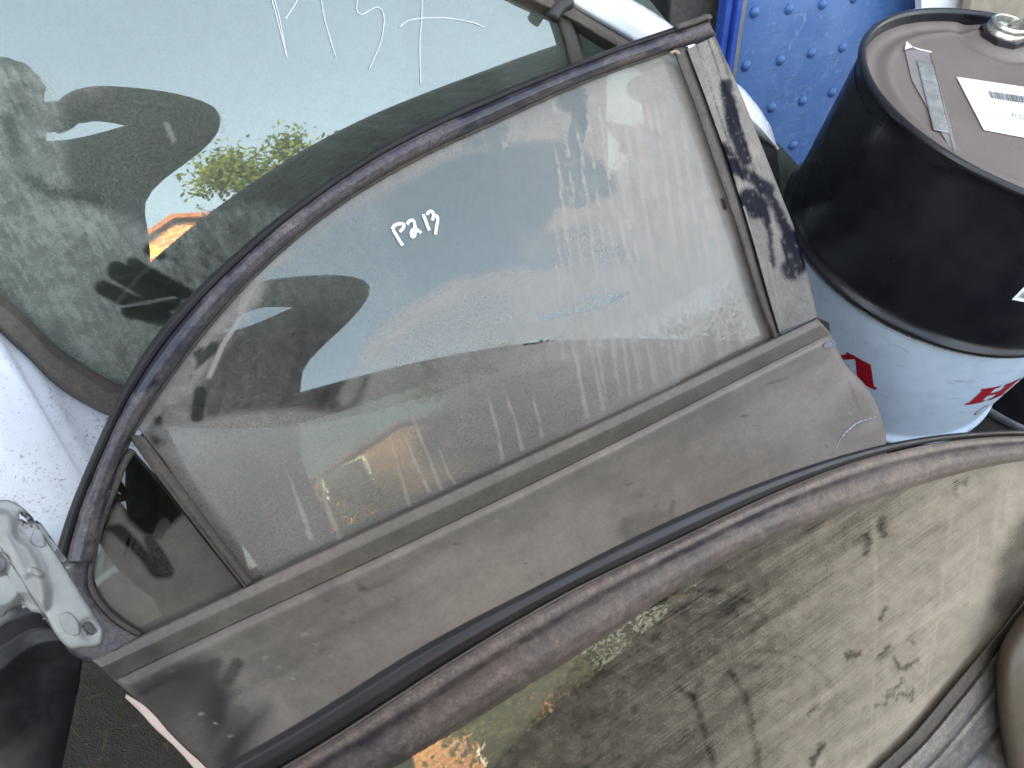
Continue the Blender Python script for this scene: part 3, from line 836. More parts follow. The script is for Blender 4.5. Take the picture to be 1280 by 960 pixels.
def build_main():
    base = MD.at((600, 900))[0]
    t = thing('car_door', 'large dusty dark car door in the middle with P213 on its window', 'car door', (base[0], base[1], 0), 'old car doors stacked upright')
    I, O, L = gsmooth(INN, 200, .035), gsmooth(OUT, 200, .035), gsmooth(LIP, 200, .035)
    def fd(x, y, k):
        a = .04 + .44 * sst(270, 345, x) * (1 - sst(555, 585, x)) + .34 * sst(835, 880, x) + .12 * sst(585, 700, x)
        pat = sst(.50, .56, fbm(x, y, 60, 3)) * .34
        return np.clip(a + pat + .5 * (fbm(x, y, 34, 8) - .5) + .55 * (fbm(x, y, 7, 5, 3) - .5) + .28 * sst(2.3, 3.6, k), 0, 1)
    cl = lambda f: L * (1 - f) + I * f
    loft('window_frame', MD, [(L + [1, 1], .004), (cl(.06), .010), (cl(.25), .015), (cl(.55), .016), (cl(.85), .011), (cl(.97), .004), (I + [1.5, 2.5], -.016)], 260, M['frame_paint'], t, fd, .003, 4)
    loft('frame_weatherstrip', MD, [(O + [0, 0], -.008), (O * .9 + L * .1, .006), (O * .5 + L * .5, .011), (L + [.5, .5], .009), (L + [2, 2], .0)], 220, M['rubber'], t, None, .003, 3)
    tube('lip_end', MD.at(resample([(845, 34), (868, 27), (884, 21), (888, 24)], 14), .013), .004, M['rubber_dusty'], t, 8, .8, MD.n)
    tube('frame_gasket', MD.at(I[20:-10:2] + [1, 2], -.004), .0022, M['rubber_dusty'], t, 6, 1, MD.n)
    # main pane
    out = [tuple(p) for p in (I[34:-12:2] + [-4, -6])] + [(850, 60), (880, 130), (905, 200), (935, 290), (965, 375), (975, 424)] + [(p[0], p[1] + 8) for p in MUP[::-1][3:13]] + [(308, 738), (262, 668), (206, 578), (172, 535)]
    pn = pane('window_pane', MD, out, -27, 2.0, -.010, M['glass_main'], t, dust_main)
    pen = [[(217, 495), (228, 470), (260, 440), (310, 425), (352, 425), (372, 450), (355, 490), (316, 532)], [(225, 500), (270, 575), (318, 655), (356, 712)],
           [(412, 432), (440, 392), (478, 375), (508, 398), (518, 450), (525, 510), (518, 570), (497, 603), (475, 585), (470, 540), (490, 505), (520, 490), (560, 515), (602, 545)],
           [(630, 300), (655, 365), (685, 450), (712, 512)], [(678, 304), (700, 272), (735, 258), (762, 280), (766, 325), (750, 380)], [(752, 350), (785, 322), (815, 330), (822, 375), (806, 470), (793, 566)]]
    for P in pen:
        Q = resample([(470 + a / 10.667, 240 + b / 10.667) for a, b in P], 44)
        tube('pen_stroke', MD.at(Q, -.0088), .00195, M['marker'], pn, 8, .35, MD.n)
    # little clips where frame, strip and glass meet
    tube('corner_clip', MD.at(resample([(838, 66), (845, 64), (849, 68)], 6), .010), .0022, M['plywood'], t, 6)
    # centre pillar: channel strip and gloss applique
    sl = [(840, 60), (865, 124), (894, 207), (923, 291), (948, 374), (967, 424)]; sr = [(858, 58), (882, 128), (907, 199), (932, 278), (957, 366), (975, 420)]
    sl, sr = np.array(sl, float), np.array(sr, float)
    cd = lambda x, y, k: .45 + .35 * fbm(x, y, 14, 3)
    loft('pillar_channel', MD, [(sl + [0, 0], -.012), (sl + [1, 0], .003), (sl * .65 + sr * .35, .005), (sr * .75 + sl * .25, .003), (sr, .0), (sr + [2, 0], -.01)], 90, M['seal_dusty'], t, cd, .002, 3)
    al = [(858, 62), (883, 128), (908, 199), (933, 278), (958, 366), (973, 417)]; ar = [(893, 45), (923, 112), (948, 174), (973, 237), (994, 291), (1008, 341), (1021, 397)]
    def ad(x, y, k):
        n = fbm(x, y, 26, 2); f = fbm(x, y, 5, 6, 3)
        d = .80 + .35 * (n - .5) + .25 * (f - .5)
        for q, r in (([(907, 108), (914, 140), (918, 165), (926, 185), (930, 200)], 8), ([(904, 190), (908, 215)], 6), ([(903, 186), (915, 208), (940, 222), (962, 236)], 7), ([(950, 232), (962, 244), (972, 262)], 6), ([(936, 250), (946, 258)], 14), ([(990, 300), (996, 330), (990, 336)], 13), ([(975, 270), (988, 300), (1000, 320)], 7), ([(958, 258), (966, 330)], 3)):
            d = mixv(d, .0 + .3 * sst(.6, .8, f), .97 * cap(x + 5 * (f - .5), y + 5 * (n - .5), q, r * 1.05, 8))
        st = aniso(x, y, 72, 60, 3.2, 3); d = d - .35 * sst(.62, .85, st) * (1 - sst(300, 360, y)) 
        d = np.maximum(d, .9 * cap(x, y, [(930, 260), (955, 340), (975, 410)], 2, 2)); d = np.maximum(d, .9 * cap(x, y, [(962, 330), (978, 408)], 2.2, 2))
        return np.clip(d, 0, 1)
    al, ar = np.array(al, float), np.array(ar, float)
    Al, Ar = resample(al, 30), resample(ar, 30)
    loft('pillar_trim', MD, [(Al, -.004), (Al * .97 + Ar * .03, .006), (Al * .7 + Ar * .3, .0085), (Al * .3 + Ar * .7, .0085), (Al * .04 + Ar * .96, .006), (Ar, .002), (Ar + [1, 0], -.010)], 170, M['pillar_gloss'], t, ad, .002, 14)
    # quarter glass with its rubber surround and divider bar
    q = [(166, 563), (195, 596), (223, 633), (263, 684), (304, 735), (240, 764), (174, 795), (150, 780), (128, 760), (114, 738), (111, 718), (115, 695), (122, 665), (139, 618), (155, 578)]
    def qd(x, y, k):
        d = .88 + .2 * (fbm(x, y, 24, 4) - .5)
        d = mixv(d, .02 + .06 * fbm(x, y, 9, 2), region(x, y, [(166, 562), (225, 632), (222, 650), (196, 668), (180, 668), (160, 650), (150, 630), (140, 640), (130, 672), (122, 690), (118, 660), (150, 580)], 6))
        d = mixv(d, .10, .9 * region(x, y, [(130, 660), (150, 655), (170, 672), (185, 690), (200, 715), (208, 720), (192, 722), (172, 696), (150, 676)], 4))
        d = mixv(d, .1, .8 * region(x, y, [(178, 672), (192, 672), (218, 714), (200, 720)], 3))
        d = mixv(d, .35, .8 * cap(x, y, [(205, 655), (198, 668)], 7, 4))
        d = mixv(d, .12, .8 * cap(x, y, [(116, 733), (128, 722), (142, 712)], 4, 5))
        d = d - .25 * sst(.6, .8, aniso(x, y, 105, 40, 3, 2)) * cap(x, y, [(135, 700), (150, 690)], 22, 16)
        return np.clip(d, 0, 1)
    pane('quarter_glass', MD, q, -27, 1.8, -.004, M['glass_dark'], t, qd)
    Q = np.array(q + q[:1], float)
    tube('quarter_gasket', MD.at(resample(Q[6:], 90), .000), .0042, M['seal_dusty'], t, 8, .7, MD.n, .5)
    dl = [(160, 545), (195, 594), (224, 632), (264, 683), (305, 735)]; dr = [(180, 545), (190, 558), (220, 598), (263, 655), (318, 728)]
    dl, dr = resample(dl, 12), resample(dr, 12)
    loft('divider_bar', MD, [(dl, -.006), (dl * .93 + dr * .07, .003), (dl * .8 + dr * .2, .005), (dl * .7 + dr * .3, .0035), (dl * .25 + dr * .75, .006), (dl * .06 + dr * .94, .004), (dr, -.010)], 70, M['seal_dusty'], t, lambda x, y, k: .55 + .5 * (fbm(x, y, 18, 7) - .5), .002, 3)
    loft('run_channel', MD, [([(168, 552), (205, 610), (262, 690), (302, 742)], -.022), ([(200, 520), (252, 620), (312, 700), (345, 740)], -.022)], 20, M['rubber_dusty'], t, None, .004, 3)
    # lower rear corner of the frame, under the quarter glass
    fr = lambda x, y, k: np.clip(.42 + .8 * (fbm(x, y, 40, 4) - .5), 0, 1)
    ql = [(139, 612), (122, 662), (113, 700), (110, 722), (113, 740), (128, 762), (150, 782), (176, 796)]
    qo = [(118, 650), (104, 690), (78, 712), (58, 745), (60, 775), (78, 800), (96, 818), (118, 828)]
    A, B = resample(ql, 20), resample(qo, 20)
    loft('frame_corner', MD, [(A, -.008), (A * .96 + B * .04, .005), (A * .5 + B * .5, .008), (B, .006), (B + [-3, 2], -.01)], 60, M['frame_paint'], t, fr, .003, 5)
    # belt moulding
    U, D = gsmooth(MUP, 60, .12), gsmooth(MLO, 60, .12)
    md = lambda x, y, k: np.clip(.80 + .35 * (fbm(x, y, 30, 5) - .5) - .45 * (1 - sst(150, 290, x)) * sst(1.4, 2.6, k) - .12 * (1 - sst(250, 480, x)), 0, 1)
    loft('belt_moulding', MD, [(U + [0, 4], -.012), (U, -.002), (U * .93 + D * .07, .007), (U * .58 + D * .42, .0135), (U * .5 + D * .5, .0125), (U * .08 + D * .92, .004), (D, .002), (D + [0, 2], -.01)], 220, M['moulding'], t, md, .003, 4)
    mesh('moulding_end', np.vstack([MD.at([(1021, 397), (1036, 403), (1038, 416), (1024, 424)], [-.002, .012, .003, .0]), MD.at([(1021, 397), (1036, 403), (1038, 416), (1024, 424)], -.012)]), [(0, 1, 2, 3), (4, 7, 6, 5), (0, 4, 5, 1), (1, 5, 6, 2), (2, 6, 7, 3), (3, 7, 4, 0)], M['moulding'], t, dust=[.8] * 8)
    # door skin
    Lp = [(142, 851), (187, 889), (210, 915), (232, 937), (259, 962), (300, 1010), (360, 1080), (450, 1180), (560, 1290)]
    Rp = [(1041, 419), (1058, 455), (1085, 485), (1098, 508), (1107, 535), (1109, 560), (1108, 600), (1104, 660), (1098, 720)]
    nr = 150; Lq, Rq = resample(Lp, nr), resample(Rp, nr)
    nc = 300
    s = np.linspace(0, 1, nc)[None]; tt = np.linspace(0, 1, nr)[:, None]
    top = gsmooth(MLO, nc, .12); lin = Lq[0] * (1 - s[0][:, None]) + Rq[0] * s[0][:, None]
    sag = (top - lin)
    P = Lq[:, None] * (1 - s[..., None]) + Rq[:, None] * s[..., None] + sag[None] * (1 - tt[..., None]) ** 2
    prof = np.interp(tt[:, 0], [0, .006, .014, .03, .05, .10, .17, .26, .40, .6, .8, 1], [-.006, .005, .0095, .0085, .0045, .0015, .0035, .0095, .017, .020, .008, -.02])
    k = np.ones(5) / 5; pp = np.r_[[prof[0]] * 2, prof, [prof[-1]] * 2]; prof = np.convolve(pp, k, 'valid')
    Hh = prof[:, None] + 0 * s
    x, y = P[..., 0], P[..., 1]
    Hh = Hh - .003 * np.exp(-(seg_dist(x, y, [(1096, 522), (1070, 528), (1052, 552)]) / 16) ** 2) + .001 * np.exp(-(seg_dist(x, y, [(1035, 520), (1020, 560)]) / 20) ** 2)
    Hh = Hh - .006 * sst(.992, 1, s) - .010 * (1 - sst(0, .008, s))
    n = fbm(x, y, 60, 4); f = fbm(x, y, 10, 5, 3)
    d = .58 + .28 * sst(330, 640, x) + .30 * (n - .5) + .12 * (f - .5) + .16 * (fbm(x * .35 + y * .1, y - .0 * x + x * .47, 26, 9) - .5)
    d = mixv(d, .02 + .16 * n, .95 * region(x, y, [(146, 853), (215, 828), (262, 826), (288, 862), (296, 900), (335, 885), (305, 950), (290, 1000), (240, 975), (190, 905)], 18))
    d = mixv(d, .25, .8 * region(x, y, [(205, 905), (245, 890), (265, 930), (270, 970), (235, 945)], 14))
    d = mixv(d, .15, .8 * cap(x, y, [(285, 850), (296, 830)], 8, 6)); d = mixv(d, .2, .7 * cap(x, y, [(270, 935), (302, 890)], 9, 8))
    d = mixv(d, .18, .85 * region(x, y, [(248, 832), (276, 822), (275, 838), (256, 848)], 4))
    d = mixv(d, .40 + .3 * f, .7 * region(x, y, [(770, 670), (780, 648), (815, 638), (835, 640), (850, 650), (830, 670), (800, 690)], 5)); d = mixv(d, .4, .7 * cap(x, y, [(838, 640), (842, 628)], 3, 3))
    d = mixv(d, .3, .7 * region(x, y, [(444, 722), (451, 730), (459, 736), (450, 739)], 2))
    for k in range(60):        # grit specks and short scuffs
        px = 210 + 860 * ((k * .6180339) % 1); py = 850 - .47 * (px - 150) + 18 + 150 * ((k * .7548777) % 1)
        d = mixv(d, 1.0 if k % 3 else .35, .7 * cap(x, y, [(px, py), (px + 1 + 6 * (k % 4 == 0), py - 1)], 1.3, 1.5))
    for q in ([(520, 610), (580, 595)], [(460, 738), (490, 724)], [(960, 480), (985, 472)], [(1066, 487), (1074, 512)], [(1062, 478), (1068, 500)]): d = mixv(d, .45, .5 * cap(x, y, q, 1.5, 2))
    d = d - .25 * sst(.66, .8, aniso(x, y, -27, 160, 14, 8)) * .3
    skin = grid('door_skin', MD.at(P.reshape(-1, 2), Hh.reshape(-1)).reshape(nr, nc, 3), M['door_paint'], t, np.clip(d, 0, 1), .0015)
    sc = resample([(1096, 521), (1082, 525), (1070, 530), (1058, 540), (1050, 550), (1042, 565)], 40)
    hs = np.interp(np.arange(40), [0, 8, 20, 30, 39], [.0008, .0016, .0026, .0014, .0003])
    X = MD.at(sc, .0)
    # lay the scratch on the skin itself
    si = []
    Pf = P.reshape(-1, 2); Hf = Hh.reshape(-1)
    for c in sc: si.append(Hf[np.argmin(((Pf - c) ** 2).sum(1))])
    tube('scratch', MD.at(sc, np.array(si) + .0016), hs, M['bare_metal'], skin, 6, .35, MD.n)
    ch = [(1029, 430), (1036, 426), (1043, 426), (1044, 432), (1036, 433), (1030, 434)]
    si = [Hf[np.argmin(((Pf - c) ** 2).sum(1))] for c in ch]
    mesh('paint_chip', MD.at(ch, np.array(si) + .0016), [(0, 1, 2, 3, 4, 5)], M['bare_metal'], skin, solid=.001)
    # folded inner flange showing pale primer at the left edge
    a = [(157, 869), (187, 889), (210, 915), (232, 937), (259, 962), (300, 1010)]; b = [(157, 870), (176, 888), (195, 909), (220, 932), (246, 962), (284, 1012)]
    loft('inner_flange', MD, [(np.array(a, float) + [3, 0], -.012), (a, -.012), (b, -.020), (np.array(b, float) + [-1, 2], -.03)], 60, M['pink_primer'], t, None, .002, 3)
    # inner side of the door
    return t
M['moulding'] = dusty_paint('dusty_belt_moulding', (.035, .03, .03), (.255, .212, .178), (.225, .19, .16), .4, .35, .3, 0, bstr=.25, fs=700, drough=.6, mottle=.22)
build_main()

# ------------------------------------------------------------------ the front door
FD = panel_facing((129, 414), .45, 3.0, (900, 760))
FD.hs = .72                                    # relief of this smaller door
def build_front():
    b0 = FD.at((900, 1000))[0]
    t = thing('car_door', 'nearest car door at lower right with a dust-streaked window and brown frame', 'car door', (b0[0], b0[1], 0), 'old car doors stacked upright')
    o = np.array([(200, 1000), (300, 945), (400, 889), (512, 814), (625, 756), (737, 699), (830, 652), (900, 622), (957, 599), (1038, 572), (1109, 551), (1186, 540), (1280, 535), (1400, 542)], float)
    l = np.array([(230, 1030), (330, 972), (400, 934), (512, 859), (632, 784), (737, 724), (830, 684), (920, 637), (1011, 597), (1070, 574), (1125, 558), (1190, 547), (1280, 541), (1400, 549)], float)
    i_ = np.array([(310, 1062), (420, 996), (482, 960), (550, 926), (662, 851), (737, 810), (830, 744), (925, 686), (1000, 656), (1075, 628), (1130, 610), (1172, 597), (1280, 569), (1400, 572)], float)
    O, L, I = gsmooth(o, 120, .05), gsmooth(l, 120, .05), gsmooth(i_, 120, .05)
    cl = lambda f: L * (1 - f) + I * f
    fd = lambda x, y, k: np.clip(.50 + .45 * (fbm(x, y, 46, 4) - .5) + .6 * (fbm(x, y, 8, 9, 3) - .5) + .50 * np.exp(-((k - 2.2) / .55) ** 2) - .30 * np.exp(-((k - 3.6) / .7) ** 2) + .18 * sst(4.2, 5.5, k) + .25 * sst(950, 1150, x), 0, 1)  # pale stripe paints the frame's upper highlight into the dust amount
    loft('frame_weatherstrip', FD, [(O + [-2, 2], -.012), (O, .000), (O * .75 + L * .25, .008), (O * .4 + L * .6, .010), (O * .12 + L * .88, .006), (L, -.004)], 240, M['rubber_sheen'], t, None, .003, 4)
    loft('window_frame', FD, [(L + [1, 1], -.006), (cl(.03), .006), (cl(.14), .010), (cl(.26), .0115), (cl(.40), .009), (cl(.55), .0085), (cl(.75), .0095), (cl(.93), .006), (cl(1.0), -.002), (I + [1, 3], -.012)], 280, M['frame_brown'], t, fd, .003, 4)
    def du(x, y, _):
        st = aniso(x, y, -33, 160, 11, 2)
        n = fbm(x, y, 80, 3); f = fbm(x, y, 9, 6, 3)
        right = sst(830, 1250, x + .55 * (y - 750))
        d = .25 + .60 * right + .28 * (n - .5) * (1 - right) + .22 * (f - .5)
        amp = (.08 + .16 * sst(720, 900, x)) * (1 - .75 * sst(1170, 1240, x + .2 * (y - 700)))
        d = d + amp * (st - .52) + .10 * (fbm(x, y, 5, 4, 2) - .5) * (1 - right)
        # upper left strip is cleaner and mirrors the surroundings
        d = mixv(d, .34 + .15 * (f - .5), .7 * region(x, y, [(420, 1000), (550, 930), (662, 855), (760, 800), (880, 720), (800, 790), (735, 835), (640, 930), (560, 1010)], 10))
        # hand and washer marks
        for c, rx in (((880, 800), 62), ((955, 880), 66)):
            r = np.hypot((x - c[0]) / 1.35, (y - c[1]))
            up = (y < c[1] + 10)
            d = d - .10 * np.exp(-((r - rx) / 3.) ** 2) * up - .07 * np.exp(-((r - rx * .72) / 5.) ** 2) * up
        for q, r in (([(1085, 672), (1082, 690)], 7), ([(1102, 648), (1104, 670)], 6), ([(1196, 604), (1194, 616)], 5), ([(1208, 598), (1205, 604)], 3.5),
                     ([(1107, 760), (1100, 772)], 5), ([(1060, 822), (1072, 815)], 7), ([(1142, 793), (1138, 800)], 2.5), ([(1118, 822), (1124, 838), (1140, 832), (1146, 824)], 4), ([(1096, 884), (1130, 850)], 2.8), ([(1120, 874), (1142, 862), (1138, 876)], 3), ([(1112, 808), (1100, 826)], 5), ([(1027, 930), (1015, 955)], 7), ([(1010, 890), (1020, 880)], 4), ([(917, 752), (918, 760)], 4)):
            d = mixv(d, .06, (.55 + .4 * f) * cap(x + 12 * (f - .5), y + 12 * (f - .5), q, r * .62, 7))
        for q in ([(850, 860), (866, 872), (880, 910), (892, 960)], [(912, 840), (930, 865), (940, 900), (948, 960)]):
            d = d - .20 * cap(x + 8 * (f - .5), y, q, 4, 7)
        for q, r in (([(1092, 650), (1096, 780), (1086, 960)], 1.6), ([(1190, 640), (1175, 760), (1150, 900)], 2.2), ([(1225, 650), (1212, 760)], 2.2), ([(1252, 600), (1240, 700)], 2.2), ([(1262, 610), (1256, 680)], 1.8)):
            d = np.maximum(d, .9 * cap(x, y, q, r, 2.5))
        d = mixv(d, .12 + .1 * f, .8 * region(x, y, [(1250, 690), (1290, 640), (1290, 760), (1262, 772), (1238, 760)], 14))
        return np.clip(d, .02, .97)
    out = [tuple(p) for p in (I[::4] + [0, -8])] + [(1400, 600), (1330, 660), (1292, 735), (1262, 786), (1230, 826), (1187, 872), (1139, 930), (1098, 974), (1050, 1030), (900, 1180), (420, 1160)]
    fl = lambda x, y: (math.radians(-33), (.30 + .55 * sst(700, 920, x + .2 * (y - 700))) * (1 - .8 * sst(1180, 1260, x + .2 * (y - 700))))
    pane('window_pane', FD, out, -36, 2.0, -.008, M['glass_front'], t, du, flowf=fl)
    # belt: wiper rubber, ledge, ridge, textured trim, groove, skin: all run along the lower edge of the glass
    w0 = np.array([(1010, 1064), (1060, 1002), (1094, 962), (1139, 919), (1187, 862), (1225, 817), (1257, 778), (1290, 735)], float)
    w1 = np.array([(1024, 1072), (1074, 1012), (1106, 974), (1152, 929), (1200, 872), (1237, 827), (1268, 790), (1302, 747)], float)
    rub = lambda x, y, k: .35 + .4 * fbm(x, y, 16, 3)
    w0, w1 = resample(w0, 20), resample(w1, 20)
    loft('belt_wiper', FD, [(w0, -.010), (w0 * .9 + w1 * .1, .003), (w0 * .4 + w1 * .6, .005), (w1, .002)], 90, M['seal_dusty'], t, rub, .003, 3)
    dv = np.array([.80, .60])
    def off(a): return w1 + dv * a
    def sd_(x, y, k):
        n = fbm(x, y, 30, 6); f = fbm(x, y, 5, 3, 3)
        base = np.interp(k, [0, 1, 2, 3, 4, 5, 6, 7, 8, 9], [.7, .8, .75, .3, .95, .8, .5, .45, .1, .4])
        return np.clip(base + .35 * (n - .5) + .6 * (f - .5) * (k > 4.6), 0, 1)
    loft('door_skin', FD, [(off(-1), -.006), (off(4), .002), (off(18), .004), (off(24), .003), (off(29), .008), (off(34), .008), (off(36), .003), (off(58), .004), (off(62), -.004), (off(72), .002), (off(110), .008), (off(260), .02), (off(520), .0)], 120, M['front_skin'], t, sd_, .002, 6)
    # mirror shell
    inflate('mirror_shell', FD, [(1330, 715), (1300, 742), (1280, 762), (1262, 786), (1248, 814), (1244, 845), (1246, 885), (1252, 925), (1262, 968), (1285, 1010), (1360, 1040), (1460, 1000), (1500, 850), (1440, 740)], 0, 3.5, .012, .055, 70, M['mirror_tan'], t, None, .003)
    return t
M['rubber_sheen'] = plain('smooth_black_rubber', (.022, .020, .021), .45, 0, .2, 14, .02, (.030, .027, .027), spec=.4)
M['frame_brown'] = dusty_paint('rusty_brown_frame_film', (.034, .026, .036), (.235, .178, .145), (.185, .143, .122), .35, .6, .4, 0, bstr=.5, fs=330, drough=.5, mottle=.42)
M['front_skin'] = dusty_paint('grimy_front_skin', (.06, .055, .062), (.32, .27, .225), (.22, .18, .16), .35, .6, .5, 0, bstr=.4, fs=300, drough=.6, mottle=.5)
M['mirror_tan'] = plain('dusty_tan_mirror_shell', (.085, .062, .043), .55, 0, .15, 60, .1)
build_front()

# ------------------------------------------------------------------ dark door end with hinge at the left
HP = Panel(CM @ np.array([.35, .12, -1.0]), C0 + CM @ (rayc((60, 720))[0] * .56))
BP = Panel(CM @ np.array([.45, -.25, -1.0]), C0 + CM @ (rayc((60, 860))[0] * .72))
def build_hinge_door():
    b = BP.at((20, 960))[0]
    t = thing('car_door', 'black car door end at lower left carrying a galvanised steel hinge', 'car door', (b[0], b[1], 0), 'old car doors stacked upright')
    a = [(-160, 840), (-60, 800), (0, 772), (50, 756), (100, 770)]
    rows = [(np.array(a, float), -.03), (np.array(a, float) + [2, 10], .002), (np.array([(-160, 870), (-60, 842), (0, 812), (40, 788), (92, 790)], float), .012), (np.array([(-160, 890), (-60, 868), (0, 838), (45, 806), (98, 800)], float), .006), (np.array([(-160, 930), (-60, 900), (0, 868), (50, 830), (104, 815)], float), -.02), (np.array([(-160, 1000), (-60, 960), (0, 940), (60, 890), (100, 850)], float), -.06), (np.array([(-160, 1200), (-60, 1150), (0, 1100), (60, 1020), (84, 930)], float), -.10)]
    loft('door_edge', BP, rows, 70, M['black_panel'], t, None, .003, 6)
    outl = [(-70, 700), (-60, 632), (0, 625), (16, 627), (34, 639), (46, 655), (52, 668), (68, 689), (86, 717), (104, 746), (117, 767), (128, 788), (129, 801), (122, 808), (104, 810), (89, 811), (76, 801), (65, 785), (55, 769), (39, 764), (30, 756), (20, 758), (10, 764), (0, 772), (-40, 780), (-75, 770)]
    def ex(x, y):
        h = .006 * region(x, y, [(-60, 650), (6, 640), (22, 670), (40, 690), (58, 730), (56, 760), (30, 745), (8, 760), (-60, 770)], 7)
        h = h + .002 * cap(x, y, [(8, 670), (30, 715)], 7, 12) + .0022 * cap(x, y, [(40, 713), (50, 718)], 4, 4)
        h = h - .002 * cap(x, y, [(112, 786), (112, 786)], 13, 6) - .002 * cap(x, y, [(34, 648), (34, 648)], 12, 6)
        h = h - .012 * region(x, y, [(-20, 690), (8, 696), (6, 716), (-20, 716)], 4)
        return h
    h = inflate('hinge_plate', HP, outl, 58, 1.5, .0, .0035, 5, M['zinc'], t, None, .004, ex, [(33, 648, 10, 6.5, .6), (111, 786, 9.5, 6, .9)], True)
    for (cx, cy, rx, ry, a) in ((33, 648, 10, 6.5, .6), (111, 786, 9.5, 6, .9)):
        th = np.linspace(0, 2 * np.pi, 40, endpoint=False)
        q = np.c_[cx + rx * np.cos(th) * math.cos(a) - ry * np.sin(th) * math.sin(a), cy + rx * np.cos(th) * math.sin(a) + ry * np.sin(th) * math.cos(a)]
        X = np.stack([HP.at(q, .0025), HP.at(q, -.007)], 0)
        grid('bolt_hole', X, M['steel'], h, wrap=True, face=None)
    for pad in ([(44, 660), (52, 664), (57, 682), (48, 684), (38, 676)], [(74, 768), (86, 766), (98, 778), (98, 794), (84, 792), (76, 780)]):
        inflate('contact_patch', HP, pad, 0, 2, .0040, .0003, 2, M['zinc_pad'], h, None, .001)
    # knuckle lying behind the plate
    tube('hinge_knuckle', HP.at(resample([(-60, 790), (-20, 772), (12, 750)], 12), -.012), .013, M['zinc'], h, 14)
    return t
build_hinge_door()

